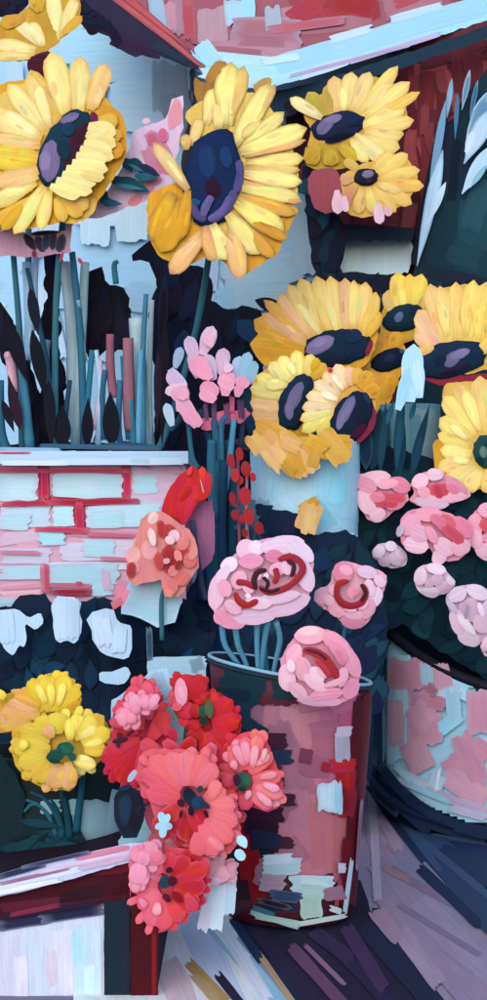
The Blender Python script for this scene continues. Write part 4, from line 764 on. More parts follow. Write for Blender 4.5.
# dark teal leaves in the grey green vase
vs_ = thing('glass_vase', 'grey green vase with dark teal leaves between the sunflowers and the upper roses', 'vase', P(410, 560, 3.2))
VX, VY = P(410, 0, 3.22).x, 3.22
p = Part(round_map(VX, VY, lambda z: 0.056), inc=0.0008, th=0.0008)
vessel(p, VX, VY, 0.056, 0.056, lambda t: 0.45, lambda t: 0.775, '5f8a92', '234c58', nz=4, na=40)
p.dabs([(385, 410, 385, 470, 16, '2c5a68'), (400, 404, 402, 470, 20, '6f9ba2'), (425, 410, 425, 470, 22, '86a3a8'), (433, 415, 432, 460, 12, '7a9498'), (415, 415, 417, 470, 12, '5f8e9a')], 's'); p.build('vase_body', MM, vs_)
dk = leafthing('blade_leaves', 'dark teal blade leaves standing in front of the grey green vase', 'leaves', 3.1, [(372, 470, 380, 408, 20, '15303f'), (380, 474, 386, 402, 8, '1b3f4c'), (400, 474, 400, 398, 13, '122c3c'), (396, 475, 404, 376, 9, '1a4656'), (411, 472, 430, 404, 9, '14323f'), (386, 426, 394, 400, 6, '265a68'), (410, 420, 416, 400, 6, '265c6a'), (366, 470, 366, 420, 14, '162a3c'), (412, 474, 424, 430, 8, '173a4c'), (398, 410, 402, 380, 7, '3b7484')], mat=ML, prof='l', base=P(400, 475, 3.1))
# ================================================================== BUD SPRAYS, BERRIES, TULIP, CARNATION
br = thing('bud_spray', 'spray of pink and lilac buds on teal stems left of the sunflower cluster', 'flowers', P(212, 620, 2.96))
each(br, 'bud', MP, 2.96, [(170, 369, 185, 392, 14, 'b9b0cc'), (188, 396, 167, 373, 13, 'c9a8c0'), (175, 368, 181, 347, 10, '8fa3bd'), (196, 362, 188, 336, 14, 'c6a6c0'), (202, 355, 213, 326, 15, 'd0a9bf'), (205, 351, 213, 337, 10, 'd9b0c2'), (221, 374, 224, 348, 15, 'c8a4bc'), (226, 383, 220, 351, 13, 'd0a8c0'), (237, 382, 240, 356, 14, '9db4cc'),
        (241, 381, 249, 352, 13, '8fb4cb'), (249, 384, 255, 361, 11, '86a9c0'), (214, 380, 206, 354, 14, 'bfa8c4'), (198, 378, 192, 352, 13, 'c9a4bc'), (186, 385, 165, 393, 11, 'd8b4c4'), (187, 405, 173, 388, 14, 'd9a4b8'), (179, 412, 185, 391, 13, 'dcaabd'), (197, 427, 180, 398, 16, 'e09cb4'), (201, 425, 184, 411, 15, 'e092ac'),
        (207, 378, 193, 357, 19, 'e291aa'), (211, 379, 199, 365, 15, 'e593aa'), (212, 347, 206, 335, 9, 'e0a8bc'), (186, 399, 178, 387, 15, 'e59db2'), (205, 399, 213, 382, 20, 'e291aa'), (215, 401, 201, 389, 16, 'e795ac'), (225, 396, 228, 370, 16, 'e295ae'), (233, 389, 219, 377, 13, 'e59bb0'), (239, 389, 245, 377, 14, 'df8fa8'), (225, 372, 231, 364, 9, 'dfb2c4'),
        (172, 426, 166, 403, 10, 'a9bccf'), (237, 397, 240, 385, 10, 'd98aa4')], 'p')
p = Part(flat(2.965), inc=0.0016, th=0.0025)
p.dabs([(200, 424, 214, 424, 12, 'c9607c'), (214, 420, 236, 414, 13, 'c65a78'), (236, 420, 246, 410, 12, 'c0506e'), (205, 404, 207, 420, 4, '5a3c5c'), (214, 400, 214, 420, 5, '4e3a5a'), (240, 400, 242, 418, 7, '4a2a50'), (226, 404, 228, 424, 6, '6a3c5c'), (232, 396, 232, 412, 5, 'b04c6c')], 's', h=None)
p.build('calyx', MP, br)
stems(br, [(188, 420, 198, 468, 5, '2f6474', 2.98), (200, 410, 216, 470, 6, '1f4456', 2.98), (214, 420, 218, 480, 7, '2d5a70', 2.97), (226, 416, 222, 480, 6, '33627a', 2.97), (234, 420, 222, 500, 6, '4784a0', 2.97), (242, 400, 240, 446, 5, '25344e', 2.98), (206, 400, 212, 440, 5, '2b2f4c', 2.98),
           (216, 460, 214, 600, 12, '22485e', 2.97), (224, 460, 222, 600, 10, '1c3c54', 2.97), (212, 440, 214, 520, 9, '2c5f76', 2.96), (208, 520, 202, 600, 8, '1e2f4c', 2.98), (228, 440, 232, 560, 8, '1f4a60', 2.99), (182, 414, 170, 430, 6, '2c5060', 2.98)])
be = thing('berry_spray', 'spray of dark red berries beside the pale blue pail', 'berries', P(240, 560, 2.9))
for i, (x, y, w, l) in enumerate([(231, 461, 8, 15), (239.5, 454, 8, 13), (235, 475, 9, 14), (246, 469, 10, 16), (232.5, 499, 7, 14), (245, 496, 12, 18), (235, 515, 7, 11), (249, 516, 11, 17), (259, 528, 9, 13), (245, 533, 6, 9), (242, 519, 7, 8), (253, 477, 6, 9), (240, 480, 7, 9)]):
    p = Part(flat(2.9-0.004*(i % 3)), th=0.006); p.dab(x-1, y-l/2, x+1, y+l/2, w, random.choice(['a5202c', '9a1c28', '8b1826', 'ae2832', '981a26']), 'd', nu=10); p.build('berry', MP, be)
stems(be, [(238, 458, 240, 560, 3, '8c4a5c', 2.93), (247, 470, 250, 560, 3, 'c07a90', 2.93), (256, 526, 246, 570, 3, '3a4c5c', 2.93)])
leafthing('pale_leaf_patch', 'grey teal leaves around the lower dark berries', 'leaves', 2.95, [(236, 505, 256, 508, 16, '4a6a78'), (235, 520, 258, 524, 18, '3b5668'), (240, 530, 262, 536, 12, '27405a')], mat=ML)
tu = thing('tulip', 'bright red tulip bud leaning right in front of the brick wall end', 'tulip', P(206, 600, 2.84))
p = Part(flat(2.84), inc=0.0015, th=0.004)
p.poly([(161, 512), (164, 500), (171, 486), (182, 474), (192, 465), (197, 468), (199, 478), (205, 495), (196, 506), (185, 524), (178, 526), (166, 520)], 'c01c26', back=0.015, rag=0.5)
p.dabs([(196, 470, 205, 500, 14, 'c41f28'), (204, 494, 202, 466, 9, 'd63038'), (208, 496, 208, 472, 8, 'cb2430'), (168, 512, 188, 472, 15, 'b91a22'), (176, 518, 194, 474, 16, 'c81e24'), (186, 516, 198, 484, 12, 'cf2228'), (166, 516, 180, 522, 8, 'a81620'), (180, 500, 190, 486, 10, 'b5161c'), (194, 500, 208, 492, 10, 'c01a22'), (200, 478, 204, 494, 1.6, 'e9a0a0'), (192, 466, 188, 476, 5, 'e04048')], 'p')
p.build('petals', MP, tu)
stems(tu, [(192, 520, 206, 600, 5, '3a3c5c', 2.86)])
leafthing('mauve_leaf', 'flat mauve leaf hanging below the red tulip', 'leaf', 2.87, [(200, 500, 204, 555, 24, '9c6080'), (208, 510, 206, 550, 14, 'a0688a'), (190, 525, 206, 560, 12, '92587a')], mat=ML, polys=[([(184, 525), (198, 506), (212, 498), (215, 540), (212, 560), (200, 572), (190, 560)], '9a5e7e')])
cn = thing('carnation', 'coral and peach carnation spray with dark red hearts below the tulip', 'carnation', P(160, 600, 2.8))
p = Part(flat(2.8), inc=0.0012, th=0.0016)
p.poly([(140, 520), (150, 512), (160, 510), (176, 522), (190, 530), (198, 548), (198, 568), (190, 582), (178, 596), (165, 596), (160, 580), (136, 586), (128, 580), (126, 565), (134, 545)], 'd8807c', back=0.02)
p.dabs([(142, 535, 140, 555, 18, 'e8a9a4'), (150, 518, 152, 535, 14, 'eeb4b0'), (138, 548, 128, 562, 14, 'e9a69c'), (156, 512, 150, 524, 10, 'efc0bc'), (148, 540, 150, 560, 16, 'e59a98'), (136, 562, 132, 574, 12, 'df8e88'), (170, 524, 166, 540, 16, 'b23034'), (160, 520, 162, 538, 9, 'a82a30'), (168, 545, 172, 575, 20, 'a3242c'), (182, 545, 186, 565, 12, 'b5343a'), (130, 578, 132, 562, 10, 'a52c30'),
        (172, 530, 176, 542, 12, 'eebcc4'), (186, 536, 180, 550, 12, 'dd7c74'), (192, 552, 188, 568, 14, 'd86864'), (186, 572, 176, 584, 16, 'd86460'), (166, 578, 174, 594, 16, 'dc7470'), (176, 566, 170, 576, 10, 'd97a70'), (196, 548, 190, 560, 8, 'e08a80'), (158, 552, 160, 570, 10, 'b83c40'), (166, 596, 172, 590, 10, 'e07c72'), (150, 528, 154, 546, 8, 'f2c8c4'), (176, 550, 180, 562, 8, 'e0807a'), (172, 536, 168, 544, 10, 'f0c2c8'), (180, 560, 176, 570, 6, '8f1a24'), (163, 562, 170, 560, 6, 'dc9a98')], 'd')
p.dabs([(126, 586, 118, 604, 12, 'd97c94'), (122, 600, 112, 606, 8, 'd0687c')], 's')
p.build('petals', MP, cn)
stems(cn, [(165, 585, 162, 640, 4, '3a6a74', 2.83)])
# pink blossom spray between the two large sunflowers
bs_ = thing('blossom_spray', 'pink and coral blossoms with teal leaves between the two large sunflowers', 'blossoms', P(135, 215, 3.27))
p = Part(flat(3.27), inc=0.001, th=0.0015)
p.poly([(60, 218), (80, 205), (100, 200), (128, 160), (132, 132), (146, 126), (165, 118), (172, 98), (182, 96), (184, 120), (178, 150), (170, 190), (150, 200), (130, 205), (110, 215), (75, 222), (66, 232)], 'dab6d0', back=0.005)
p.dabs([(150, 130, 160, 175, 30, 'cc7f9c'), (130, 150, 140, 178, 20, 'dbbcd6'), (135, 135, 145, 150, 14, 'e0c0dc'), (158, 140, 168, 175, 20, 'c4688a'), (170, 130, 178, 100, 12, 'd88a9a'), (176, 98, 178, 125, 10, 'df8d98'), (152, 132, 152, 146, 12, 'c0607c'), (140, 178, 152, 192, 14, 'dc8d98'), (128, 205, 142, 196, 10, 'dd7f88'), (75, 212, 92, 204, 10, 'df9aa8'),
        (104, 198, 80, 208, 9, 'e08a90'), (112, 195, 100, 204, 10, 'dcb2cc'), (60, 222, 80, 212, 8, 'dfa6b8'), (148, 183, 162, 178, 8, 'd8808c'), (122, 178, 118, 190, 12, 'e2bcd4'), (150, 120, 142, 122, 6, 'e0b0c0'), (162, 128, 164, 142, 10, 'cb5c7e')], 'd')
p.build('petals', MP, bs_)
p = Part(flat(3.25), inc=0.0015, th=0.002)
p.dabs([(124, 158, 132, 172, 11, '1f4a5a'), (128, 160, 146, 170, 12, '1c4455'), (136, 166, 160, 176, 12, '252848'), (110, 180, 128, 182, 10, '215264'), (118, 178, 150, 192, 13, '1d4858'), (134, 176, 158, 178, 9, '2a6074'), (94, 196, 112, 200, 8, '1f4f62'), (100, 190, 108, 200, 9, '1d485a'), (100, 202, 122, 204, 8, '255a6c'), (112, 184, 146, 190, 5, '3d7488'), (128, 164, 144, 172, 4, '3a7084')], 'l')
p.build('leaf', ML, bs_)

# ================================================================== ROSES
def rose(name, label, d, outline, basehx, dabs_, stem=None, group=None, back=0.012, cat='rose', loops=()):
    cx = sum(q[0] for q in outline)/len(outline); cy = sum(q[1] for q in outline)/len(outline)
    if group == 'roses in the big tub':      # full blown heads
        g = lambda x, y: (cx+(x-cx)*1.12, cy+(y-cy)*1.10)
        outline = [g(*q) for q in outline]; dabs_ = [g(q[0], q[1])+g(q[2], q[3])+(q[4]*1.15, q[5]) for q in dabs_]
    t = thing(name, label, cat, P(*stem[-1]) if stem else P(cx, cy, d), group)
    p = Part(flat(d), inc=0.0012, th=0.0018)
    p.poly(rnd(outline), basehx, back=back, rag=0.8, step=4)
    R_ = max(math.hypot(q[0]-cx, q[1]-cy) for q in outline)
    def cup(x, y, h):
        r = min(1, math.hypot(x-cx, y-cy)/R_); return P(x, y, d-h-0.012*(1-(r)**2))
    p.f = cup; p.inc = 0.0003; p.th = 0.0012; p.h += 0.0008
    for q in dabs_:
        if loops and int(q[5][2:4], 16) < 92: continue
        dark = int(q[5][2:4], 16) < 80
        x0, y0, x1, y1 = q[:4]; e = 0.18 if dark else 0.06
        p.dab(x0-(x1-x0)*e, y0-(y1-y0)*e, x1+(x1-x0)*e, y1+(y1-y0)*e, q[4]*(1.0 if dark else 1.1), q[5], prof='c' if dark else 'd')
    for q in loops: p.path(*q)
    p.build('petals', MP, t)
    if stem:
        p = Part(); p.tube(stem, 2.2, '3f7c96'); p.build('stem', ML, t)
    return t
G1 = 'pink roses in the mauve bucket'
rose1 = rose('rose', 'largest pink rose with looping dark red centre over the left of the mauve bucket', 2.42,
  [(211, 590), (214, 575), (228, 562), (240, 548), (255, 540), (275, 538), (300, 538), (312, 550), (314, 570), (310, 590), (308, 600), (295, 605), (280, 618), (262, 620), (245, 624), (225, 627), (214, 615)], 'e3a4b8',
  [(214, 608, 220, 575, 16, 'e6b4c8'), (220, 620, 245, 622, 16, 'e292ac'), (216, 612, 226, 622, 14, 'df8ca8'), (236, 618, 275, 614, 16, 'ddb6cc'), (270, 612, 308, 598, 18, 'deb4cb'), (222, 570, 236, 560, 14, 'ead0e0'), (218, 582, 228, 566, 10, 'e9c6d6'), (240, 556, 252, 542, 18, 'e9b8ca'), (250, 544, 262, 552, 14, 'e9cddc'), (262, 548, 302, 542, 16, 'e5c0d4'), (290, 542, 312, 560, 16, 'e2c6da'), (300, 560, 310, 590, 16, 'dfbdd4'),
   (240, 562, 262, 560, 14, 'e08ca8'), (228, 596, 222, 580, 12, 'e79ab2'), (226, 602, 240, 612, 12, 'e6a8bc'), (266, 556, 282, 556, 12, 'd87a94'), (242, 572, 236, 588, 14, 'e8a6ba'), (270, 572, 286, 566, 12, 'e09cb4'), (246, 582, 252, 592, 12, 'e6a9bd'), (284, 562, 290, 574, 10, 'e7b2c6'), (262, 600, 298, 594, 12, 'e2bccf'), (246, 602, 270, 604, 12, 'e6c0d0'), (256, 572, 258, 580, 9, 'e59ab2'),
   # dark loops
   (238, 582, 254, 586, 7, 'a0202c'), (233, 594, 238, 602, 7, 'a5222e'), (238, 602, 254, 606, 7, 'a3202c'), (252, 602, 254, 592, 5, '93202c'), (256, 584, 256, 574, 6, '2c1220'), (256, 574, 266, 570, 5, '2a1220'), (256, 586, 270, 592, 7, '331322'), (266, 590, 270, 580, 4, '2c1020'), (274, 584, 276, 570, 6, '8c1a28'), (270, 592, 284, 584, 6, '3a1424'), (276, 560, 292, 556, 6, 'a8283a'), (286, 558, 294, 566, 8, '41141f'),
   (292, 566, 290, 580, 8, '5c1626'), (284, 586, 300, 578, 7, 'a02430'), (296, 576, 302, 566, 6, '9e2230'), (294, 560, 302, 568, 5, 'a82c3a'), (264, 578, 268, 574, 5, 'f0d0d8'), (246, 594, 250, 598, 5, 'eed0da')],
  loops=[([(236, 582), (246, 583), (257, 588)], 6, 'a0202c'), ([(235, 592), (239, 601), (248, 605), (258, 600)], 6.5, 'a3222e'), ([(256, 590), (254, 580), (258, 572), (267, 570)], 5.5, '3a1422'), ([(259, 586), (268, 592), (280, 590), (292, 584), (302, 572), (301, 563), (292, 557), (278, 559)], 7, '9a2230'), ([(260, 588), (270, 592), (280, 589)], 4.5, '331322'), ([(275, 568), (277, 576), (274, 584)], 6, '98202e'), ([(287, 560), (294, 566), (291, 577)], 4.5, '44141f'), ([(263, 577), (268, 583), (266, 589)], 4, '2c1020')],
  stem=[(262, 600, 2.47), (266, 660, 2.5), (275, 740, 2.52)], group=G1)
rose('rose', 'pink rose with a dark red ring centre above the right side of the mauve bucket', 2.48,
  [(313, 600), (316, 590), (330, 585), (332, 570), (340, 561), (352, 562), (362, 566), (380, 570), (388, 576), (384, 592), (378, 600), (372, 618), (360, 630), (345, 626), (335, 615), (322, 608)], 'e4a0b4',
  [(316, 600, 330, 592, 16, 'e6a6ba'), (334, 572, 352, 572, 20, 'dd7894'), (340, 568, 352, 572, 9, 'e89ab0'), (358, 570, 376, 574, 12, 'dcb4cc'), (376, 576, 384, 586, 10, 'e2b8cc'), (378, 588, 372, 606, 14, 'e8c4d4'), (372, 600, 362, 618, 14, 'e3a0b4'), (330, 604, 344, 614, 14, 'e59cb2'), (342, 620, 364, 622, 14, 'df86a0'), (346, 614, 362, 616, 8, 'eaacc0'), (326, 596, 332, 604, 10, 'ecb4c6'),
   (368, 580, 372, 596, 10, 'e9c2d2'), (330, 586, 336, 594, 9, 'ebb0c2'), (356, 606, 368, 602, 10, 'e8b0c2'), (345, 608, 356, 610, 7, 'efb8c8'), (352, 590, 354, 596, 12, 'e07c94'), (340, 602, 336, 588, 7, '9a1c28'), (338, 586, 348, 580, 6, 'a02430'), (340, 602, 354, 606, 7, '951a26'), (354, 604, 366, 600, 7, '8b1826'), (364, 600, 366, 588, 7, '3a1220'), (358, 584, 366, 590, 5, '6a1824'), (352, 598, 350, 588, 5, 'ea90a4'), (348, 598, 352, 596, 5, 'd4506c')],
  loops=[([(349, 581), (339, 584), (337, 594), (342, 603), (352, 606), (362, 602), (366, 592), (362, 584)], 7, '98202c'), ([(361, 602), (366, 593), (361, 584)], 4.5, '3a1220')],
  stem=[(350, 605, 2.5), (335, 670, 2.53), (305, 745, 2.53)], group=G1)
rose('rose', 'low pink rose hanging over the front rim of the mauve bucket', 2.36,
  [(281, 672), (280, 660), (286, 648), (292, 640), (300, 630), (315, 627), (330, 630), (345, 640), (355, 652), (361, 668), (358, 688), (350, 700), (335, 704), (315, 705), (300, 700), (288, 690)], 'df8fa6',
  [(288, 690, 286, 665, 16, 'e9b4c4'), (290, 665, 298, 645, 14, 'e9a4b6'), (296, 636, 325, 634, 16, 'e9a2b0'), (300, 632, 318, 630, 9, 'f0b8c0'), (325, 634, 348, 652, 16, 'e490a6'), (346, 650, 358, 676, 14, 'e294aa'), (356, 680, 346, 698, 14, 'dd8aa4'), (300, 700, 340, 702, 10, 'dfa0b8'), (290, 684, 306, 698, 12, 'e6aabd'), (312, 696, 342, 692, 12, 'e392aa'), (300, 658, 306, 680, 16, 'e79fb0'), (305, 676, 325, 690, 12, 'eeb6c4'), (312, 668, 322, 682, 12, 'eec0cc'), (318, 668, 328, 676, 10, 'e8a8ba'),
   (330, 642, 346, 660, 10, 'e08aa0'), (345, 668, 340, 686, 10, 'e8a0b4'), (292, 672, 290, 660, 8, 'f0c8d4'), (336, 650, 344, 664, 8, 'd87890'), (325, 686, 345, 680, 6, 'e9a9bc'), (306, 652, 322, 656, 9, '5e1424'), (308, 650, 328, 654, 4, '8a1828'), (318, 656, 332, 668, 10, '8b1a28'), (326, 664, 336, 678, 9, 'a32230'), (316, 660, 322, 668, 7, 'b02c38'), (332, 672, 340, 672, 6, 'a82838'), (300, 648, 304, 656, 6, 'c44a60')],
  loops=[([(303, 650), (314, 652), (324, 658), (332, 668), (338, 678)], 9, '9c2430'), ([(306, 650), (318, 653), (327, 660)], 5, '50121f'), ([(316, 660), (324, 668), (330, 677)], 6, 'ae3040')],
  stem=[(322, 690, 2.42), (312, 720, 2.47), (300, 745, 2.5)], group=G1)
bn = rose1
for a in [[(222, 622), (225, 645), (240, 668), (252, 700)], [(235, 622), (238, 645), (246, 664), (256, 700)], [(258, 618), (257, 640), (258, 668), (260, 700)], [(276, 622), (280, 640), (275, 664), (268, 700)], [(268, 622), (264, 645), (262, 670), (262, 700)]]:
    p = Part(); k = 3.2; p.tube([(x, y, 2.43+0.02*i) for i, (x, y) in enumerate(a)], k, random.choice(['5f9fbe', '6aa9c6', '7ab4d0']), tipr=2); p.build('stem', ML, bn)
G2 = 'roses in the big tub'
rose('rose', 'pink rose with red heart and pointed left side at the top of the tub', 3.1, [(355, 482), (362, 475), (385, 476), (403, 484), (412, 490), (405, 502), (392, 510), (382, 520), (372, 520), (364, 510), (358, 495)], 'e394a8',
  [(362, 482, 388, 478, 12, 'e8b4c0'), (364, 490, 372, 512, 14, 'ebb4c2'), (372, 516, 384, 510, 12, 'eab4c2'), (390, 482, 406, 490, 12, 'dd7c92'), (385, 504, 402, 500, 12, 'df8096'), (360, 482, 376, 490, 12, 'e593a6'), (378, 486, 396, 484, 8, 'e89cae'), (378, 502, 394, 502, 9, 'c23c50'), (382, 497, 400, 498, 8, 'c8485c'), (372, 496, 384, 498, 8, 'e07a90')], group=G2)
rose('rose', 'pink rose with red heart at the top right of the tub beside the pointed one', 3.1, [(410, 492), (415, 480), (424, 474), (436, 471), (450, 478), (466, 490), (468, 497), (450, 502), (438, 508), (424, 506), (412, 500)], 'e293a8',
  [(416, 486, 428, 478, 12, 'e9b4c2'), (428, 476, 442, 476, 10, 'e8bac8'), (446, 480, 462, 492, 10, 'e08ca0'), (418, 500, 446, 503, 10, 'd9b4c8'), (425, 496, 462, 496, 10, 'e8acbc'), (432, 490, 446, 490, 11, 'c9404e'), (436, 486, 440, 496, 8, 'c23846'), (420, 490, 430, 494, 9, 'e59cae'), (446, 486, 456, 492, 7, 'df7890')], group=G2)
rose('rose', 'wide pink rose with two lobes in the middle of the tub', 3.06, [(402, 530), (406, 516), (420, 510), (440, 512), (455, 518), (466, 530), (468, 544), (460, 556), (446, 560), (434, 555), (430, 545), (415, 550), (405, 544)], 'df8ba0',
  [(408, 534, 418, 518, 16, 'e59ab0'), (418, 516, 440, 516, 12, 'e492a6'), (408, 542, 428, 546, 14, 'eabaca'), (414, 530, 428, 538, 14, 'e3a4b8'), (434, 552, 444, 558, 14, 'ecbccb'), (436, 540, 450, 552, 14, 'e9b0c0'), (450, 548, 466, 544, 14, 'e8a8ba'), (452, 520, 466, 536, 14, 'dd7890'), (438, 520, 452, 530, 14, 'd3586e'), (444, 528, 458, 540, 10, 'c9485c'), (432, 518, 444, 526, 9, 'da6c84'), (402, 536, 406, 526, 6, 'b9a4b8'), (428, 528, 436, 542, 8, 'e695aa')], group=G2)
rose('rose', 'pink rose with red heart cut by the right edge of the frame', 3.08, [(470, 530), (474, 514), (487, 507), (505, 510), (515, 530), (505, 555), (490, 556), (474, 548)], 'df879d',
  [(474, 540, 478, 516, 14, 'e595aa'), (480, 512, 498, 512, 12, 'e8a0b2'), (478, 548, 500, 552, 14, 'ecb8c6'), (474, 530, 480, 546, 12, 'e8a9bb'), (484, 522, 492, 530, 12, 'c8485a'), (496, 520, 508, 540, 14, 'df7a92'), (484, 536, 496, 540, 9, 'e08aa0')], group=G2)
rose('rosebud', 'small white pink rosebud alone at the left of the tub foliage', 3.09, [(373, 556), (378, 545), (388, 544), (398, 546), (406, 556), (404, 565), (392, 568), (382, 562)], 'd8bccc',
  [(376, 556, 384, 548, 9, 'dcc4d2'), (386, 546, 396, 548, 8, 'e2cad8'), (390, 556, 402, 560, 12, 'd4b4c6'), (380, 560, 390, 562, 8, 'c9a6bc'), (396, 550, 404, 558, 7, 'e0c4d2')], group=G2, cat='rosebud')
rose('rosebud', 'round pale pink bud nearest to the tub corner', 3.04, [(416, 580), (418, 570), (428, 565), (440, 568), (450, 576), (454, 584), (446, 592), (434, 596), (420, 592)], 'dcb8c6',
  [(420, 584, 424, 570, 10, 'e0b8c6'), (428, 568, 444, 572, 9, 'e4c4d0'), (436, 590, 450, 584, 10, 'dcb0c2'), (424, 590, 438, 592, 9, 'e2c2cf'), (434, 576, 440, 584, 10, 'c9a0b4'), (428, 580, 432, 586, 8, 'd0a4b4'), (446, 578, 452, 584, 6, 'e8ccd8')], group=G2, cat='rosebud')
rose('rose', 'pale lilac pink rose drooping over the black rim of the tub', 2.98, [(448, 596), (458, 590), (470, 586), (484, 592), (492, 600), (492, 620), (484, 638), (472, 643), (460, 638), (456, 620), (450, 608)], 'd3b0c0',
  [(452, 600, 466, 592, 12, 'd9b8c6'), (468, 590, 486, 598, 12, 'dcc0ce'), (486, 602, 488, 626, 12, 'd8b8c8'), (460, 632, 478, 640, 12, 'e6c6d0'), (456, 610, 462, 632, 12, 'dcb8c6'), (470, 600, 472, 620, 14, 'c4a0b2'), (462, 604, 470, 614, 9, 'b894a8'), (476, 616, 484, 630, 12, 'd6aebe'), (460, 616, 474, 632, 7, 'eed6de'), (468, 606, 466, 618, 4, 'a98aa0'), (450, 602, 458, 612, 5, 'b9a8bc'), (478, 604, 482, 616, 5, 'e8ccd8')], group=G2)
rose('rosebud', 'tiny pink bud at the very right edge over the black rim', 2.96, [(482, 650), (484, 638), (494, 634), (500, 645), (494, 656), (486, 656)], 'dfa9b8', [(484, 650, 490, 638, 8, 'e5b4c2'), (490, 652, 497, 642, 8, 'dda4b4')], group=G2, cat='rosebud')

# ================================================================== YELLOW FLOWERS in their dark pot
yp = thing('flower_pot', 'dark green pot with a pale blue side standing on the crate', 'pot', P(60, 862, 2.36))
YX, YY = P(55, 0, 2.37).x, 2.37
p = Part(round_map(YX, YY, lambda z: 0.10), inc=0.0007, th=0.0008)
vessel(p, YX, YY, 0.098, 0.10, lambda t: 0.10+0.02*math.cos(t), lambda t: 0.262, '14282c', '10181c', nz=5)
p.dabs([(20, 762, 18, 850, 60, '16241f'), (0, 790, 60, 800, 40, '141c1e'), (10, 835, 80, 838, 24, '163c44'), (30, 850, 90, 848, 14, '174046'), (0, 850, 40, 856, 10, '122c3c'), (95, 800, 96, 840, 46, '93b8c4'), (70, 800, 72, 815, 14, '8fb4bc'), (118, 790, 112, 835, 14, 'a0bfd0'), (40, 808, 60, 806, 14, '82a8a8'), (90, 845, 120, 842, 8, 'a0a0b8')], 's')
p.build('pot_body', MM, yp)
yb = leafthing('pot_background_leaf', 'pale blue petal scrap to the right of the yellow flowers', 'leaf', 2.40, [(86, 778, 84, 840, 30, 'a6c8dc'), (108, 780, 108, 832, 28, 'a4c6da'), (98, 772, 100, 800, 26, 'aecfe2'), (120, 812, 124, 838, 18, 'a3c6cc'), (70, 790, 84, 792, 14, '9cc0c4')], mat=MW, base=P(100, 845, 2.40))
yl = thing('curved_leaves', 'dark teal curved leaves growing out of the pot below the yellow flowers', 'leaves', P(60, 850, 2.28))
for a, w, hx in [([(83, 770), (80, 800), (76, 832)], 4.5, '1d5466'), ([(62, 790), (66, 808), (70, 838)], 4.5, '16424e'), ([(30, 792), (46, 800), (58, 820), (62, 838)], 3.2, '1d4c5c'), ([(24, 812), (34, 804), (48, 814), (56, 836)], 2.6, '24606e'), ([(50, 798), (58, 812), (64, 836)], 2.8, '174450'), ([(26, 800), (40, 806), (52, 824)], 2.2, '2b6470')]:
    p = Part(); p.tube([(x, y, 2.27) for x, y in a], w*0.6, hx, tipr=w); p.build('leaf', ML, yl)
p = Part(flat(2.27), inc=0.001, th=0.002)
p.poly([(-10, 765), (0, 755), (15, 772), (26, 800), (22, 818), (40, 828), (60, 822), (80, 832), (90, 845), (80, 854), (40, 858), (0, 864), (-10, 860)], '152a2e', back=0.01)
p.fill([(0, 800), (20, 815), (60, 822), (90, 845), (60, 856), (0, 860)], ['153c44', '12303a', '1a444c', '122226'], 22, 40, 12, 10, 30, 'l'); p.build('leaf', ML, yl)
def bloom(name, label, cat, d, polys, petals, centre=(), group=None, stem=None, prof='p', lift=0.006, back=0.015, th=0.0014, cmat=None):
    cx = sum(q[0] for q in polys[0][0])/len(polys[0][0]); cy = sum(q[1] for q in polys[0][0])/len(polys[0][0])
    t = thing(name, label, cat, P(*stem[-1]) if stem else P(cx, cy, d), group)
    p = Part(flat(d), inc=0.0005, th=0.001)
    for pts, hx in polys: p.poly(rnd(pts), hx, back=back, rag=1.2, step=4)
    p.inc = th*0.28; p.th = th
    o = rnd(polys[0][0], 1)
    for k in range(26):         # loose outer petal tips break the outline
        x, y = random.choice(o); L = math.hypot(x-cx, y-cy) or 1; e = random.uniform(-1, 5); wd = random.uniform(6, 12)
        near = min(petals, key=lambda q: (q[2]-x)**2+(q[3]-y)**2)
        p.dab(x-(x-cx)/L*14, y-(y-cy)/L*14, x+(x-cx)/L*e, y+(y-cy)/L*e, wd, near[5], prof='p', lift=lift*0.5, j=0.10)
    for q in petals: p.dab(*q[:6], prof=prof, lift=lift, tip=0.003, j=0.04)
    hp = p.h; p.build('petals', MP, t)
    if centre:
        p = Part(flat(d-hp-0.004), inc=0.0012, th=0.002)
        for q in centre: p.dab(*q[:6], prof='d')
        p.build('centre', cmat or MD, t)
    if stem:
        p = Part(); p.tube(stem, 2.6, '2c5c4c'); p.build('stem', ML, t)
    return t
GY = 'yellow flowers in the dark pot'
bloom('yellow_flower', 'upper yellow flower with ochre and peach petals behind the green centred one', 'flower', 2.27, [([(-10, 698), (10, 692), (28, 690), (30, 682), (45, 674), (62, 672), (76, 684), (80, 698), (82, 705), (74, 716), (50, 722), (20, 730), (-10, 735)], 'd29a2c'), ([(0, 705), (34, 692), (44, 705), (40, 722), (0, 730)], 'e0ab74')],
  [(42, 712, 32, 678, 18, 'd9b82c'), (50, 712, 46, 674, 20, 'e6c840'), (56, 712, 66, 674, 20, 'e8c83c'), (60, 712, 78, 686, 16, 'dfb832'), (40, 716, 2, 712, 16, 'e0a45c'), (38, 712, 8, 702, 14, 'e2a878'), (40, 706, 14, 696, 12, 'dda04c'), (46, 704, 36, 684, 9, 'f2dc6c'), (52, 706, 50, 682, 9, 'f2dc64'), (58, 706, 64, 682, 9, 'f3de6c'), (30, 720, 0, 728, 12, 'dba45a'), (-2, 690, 4, 700, 10, 'e9c850'), (34, 724, 12, 738, 14, 'd8a630'), (64, 712, 80, 702, 9, 'd59e28')],
  stem=[(45, 725, 2.3), (58, 800, 2.33), (60, 850, 2.36)], group=GY)
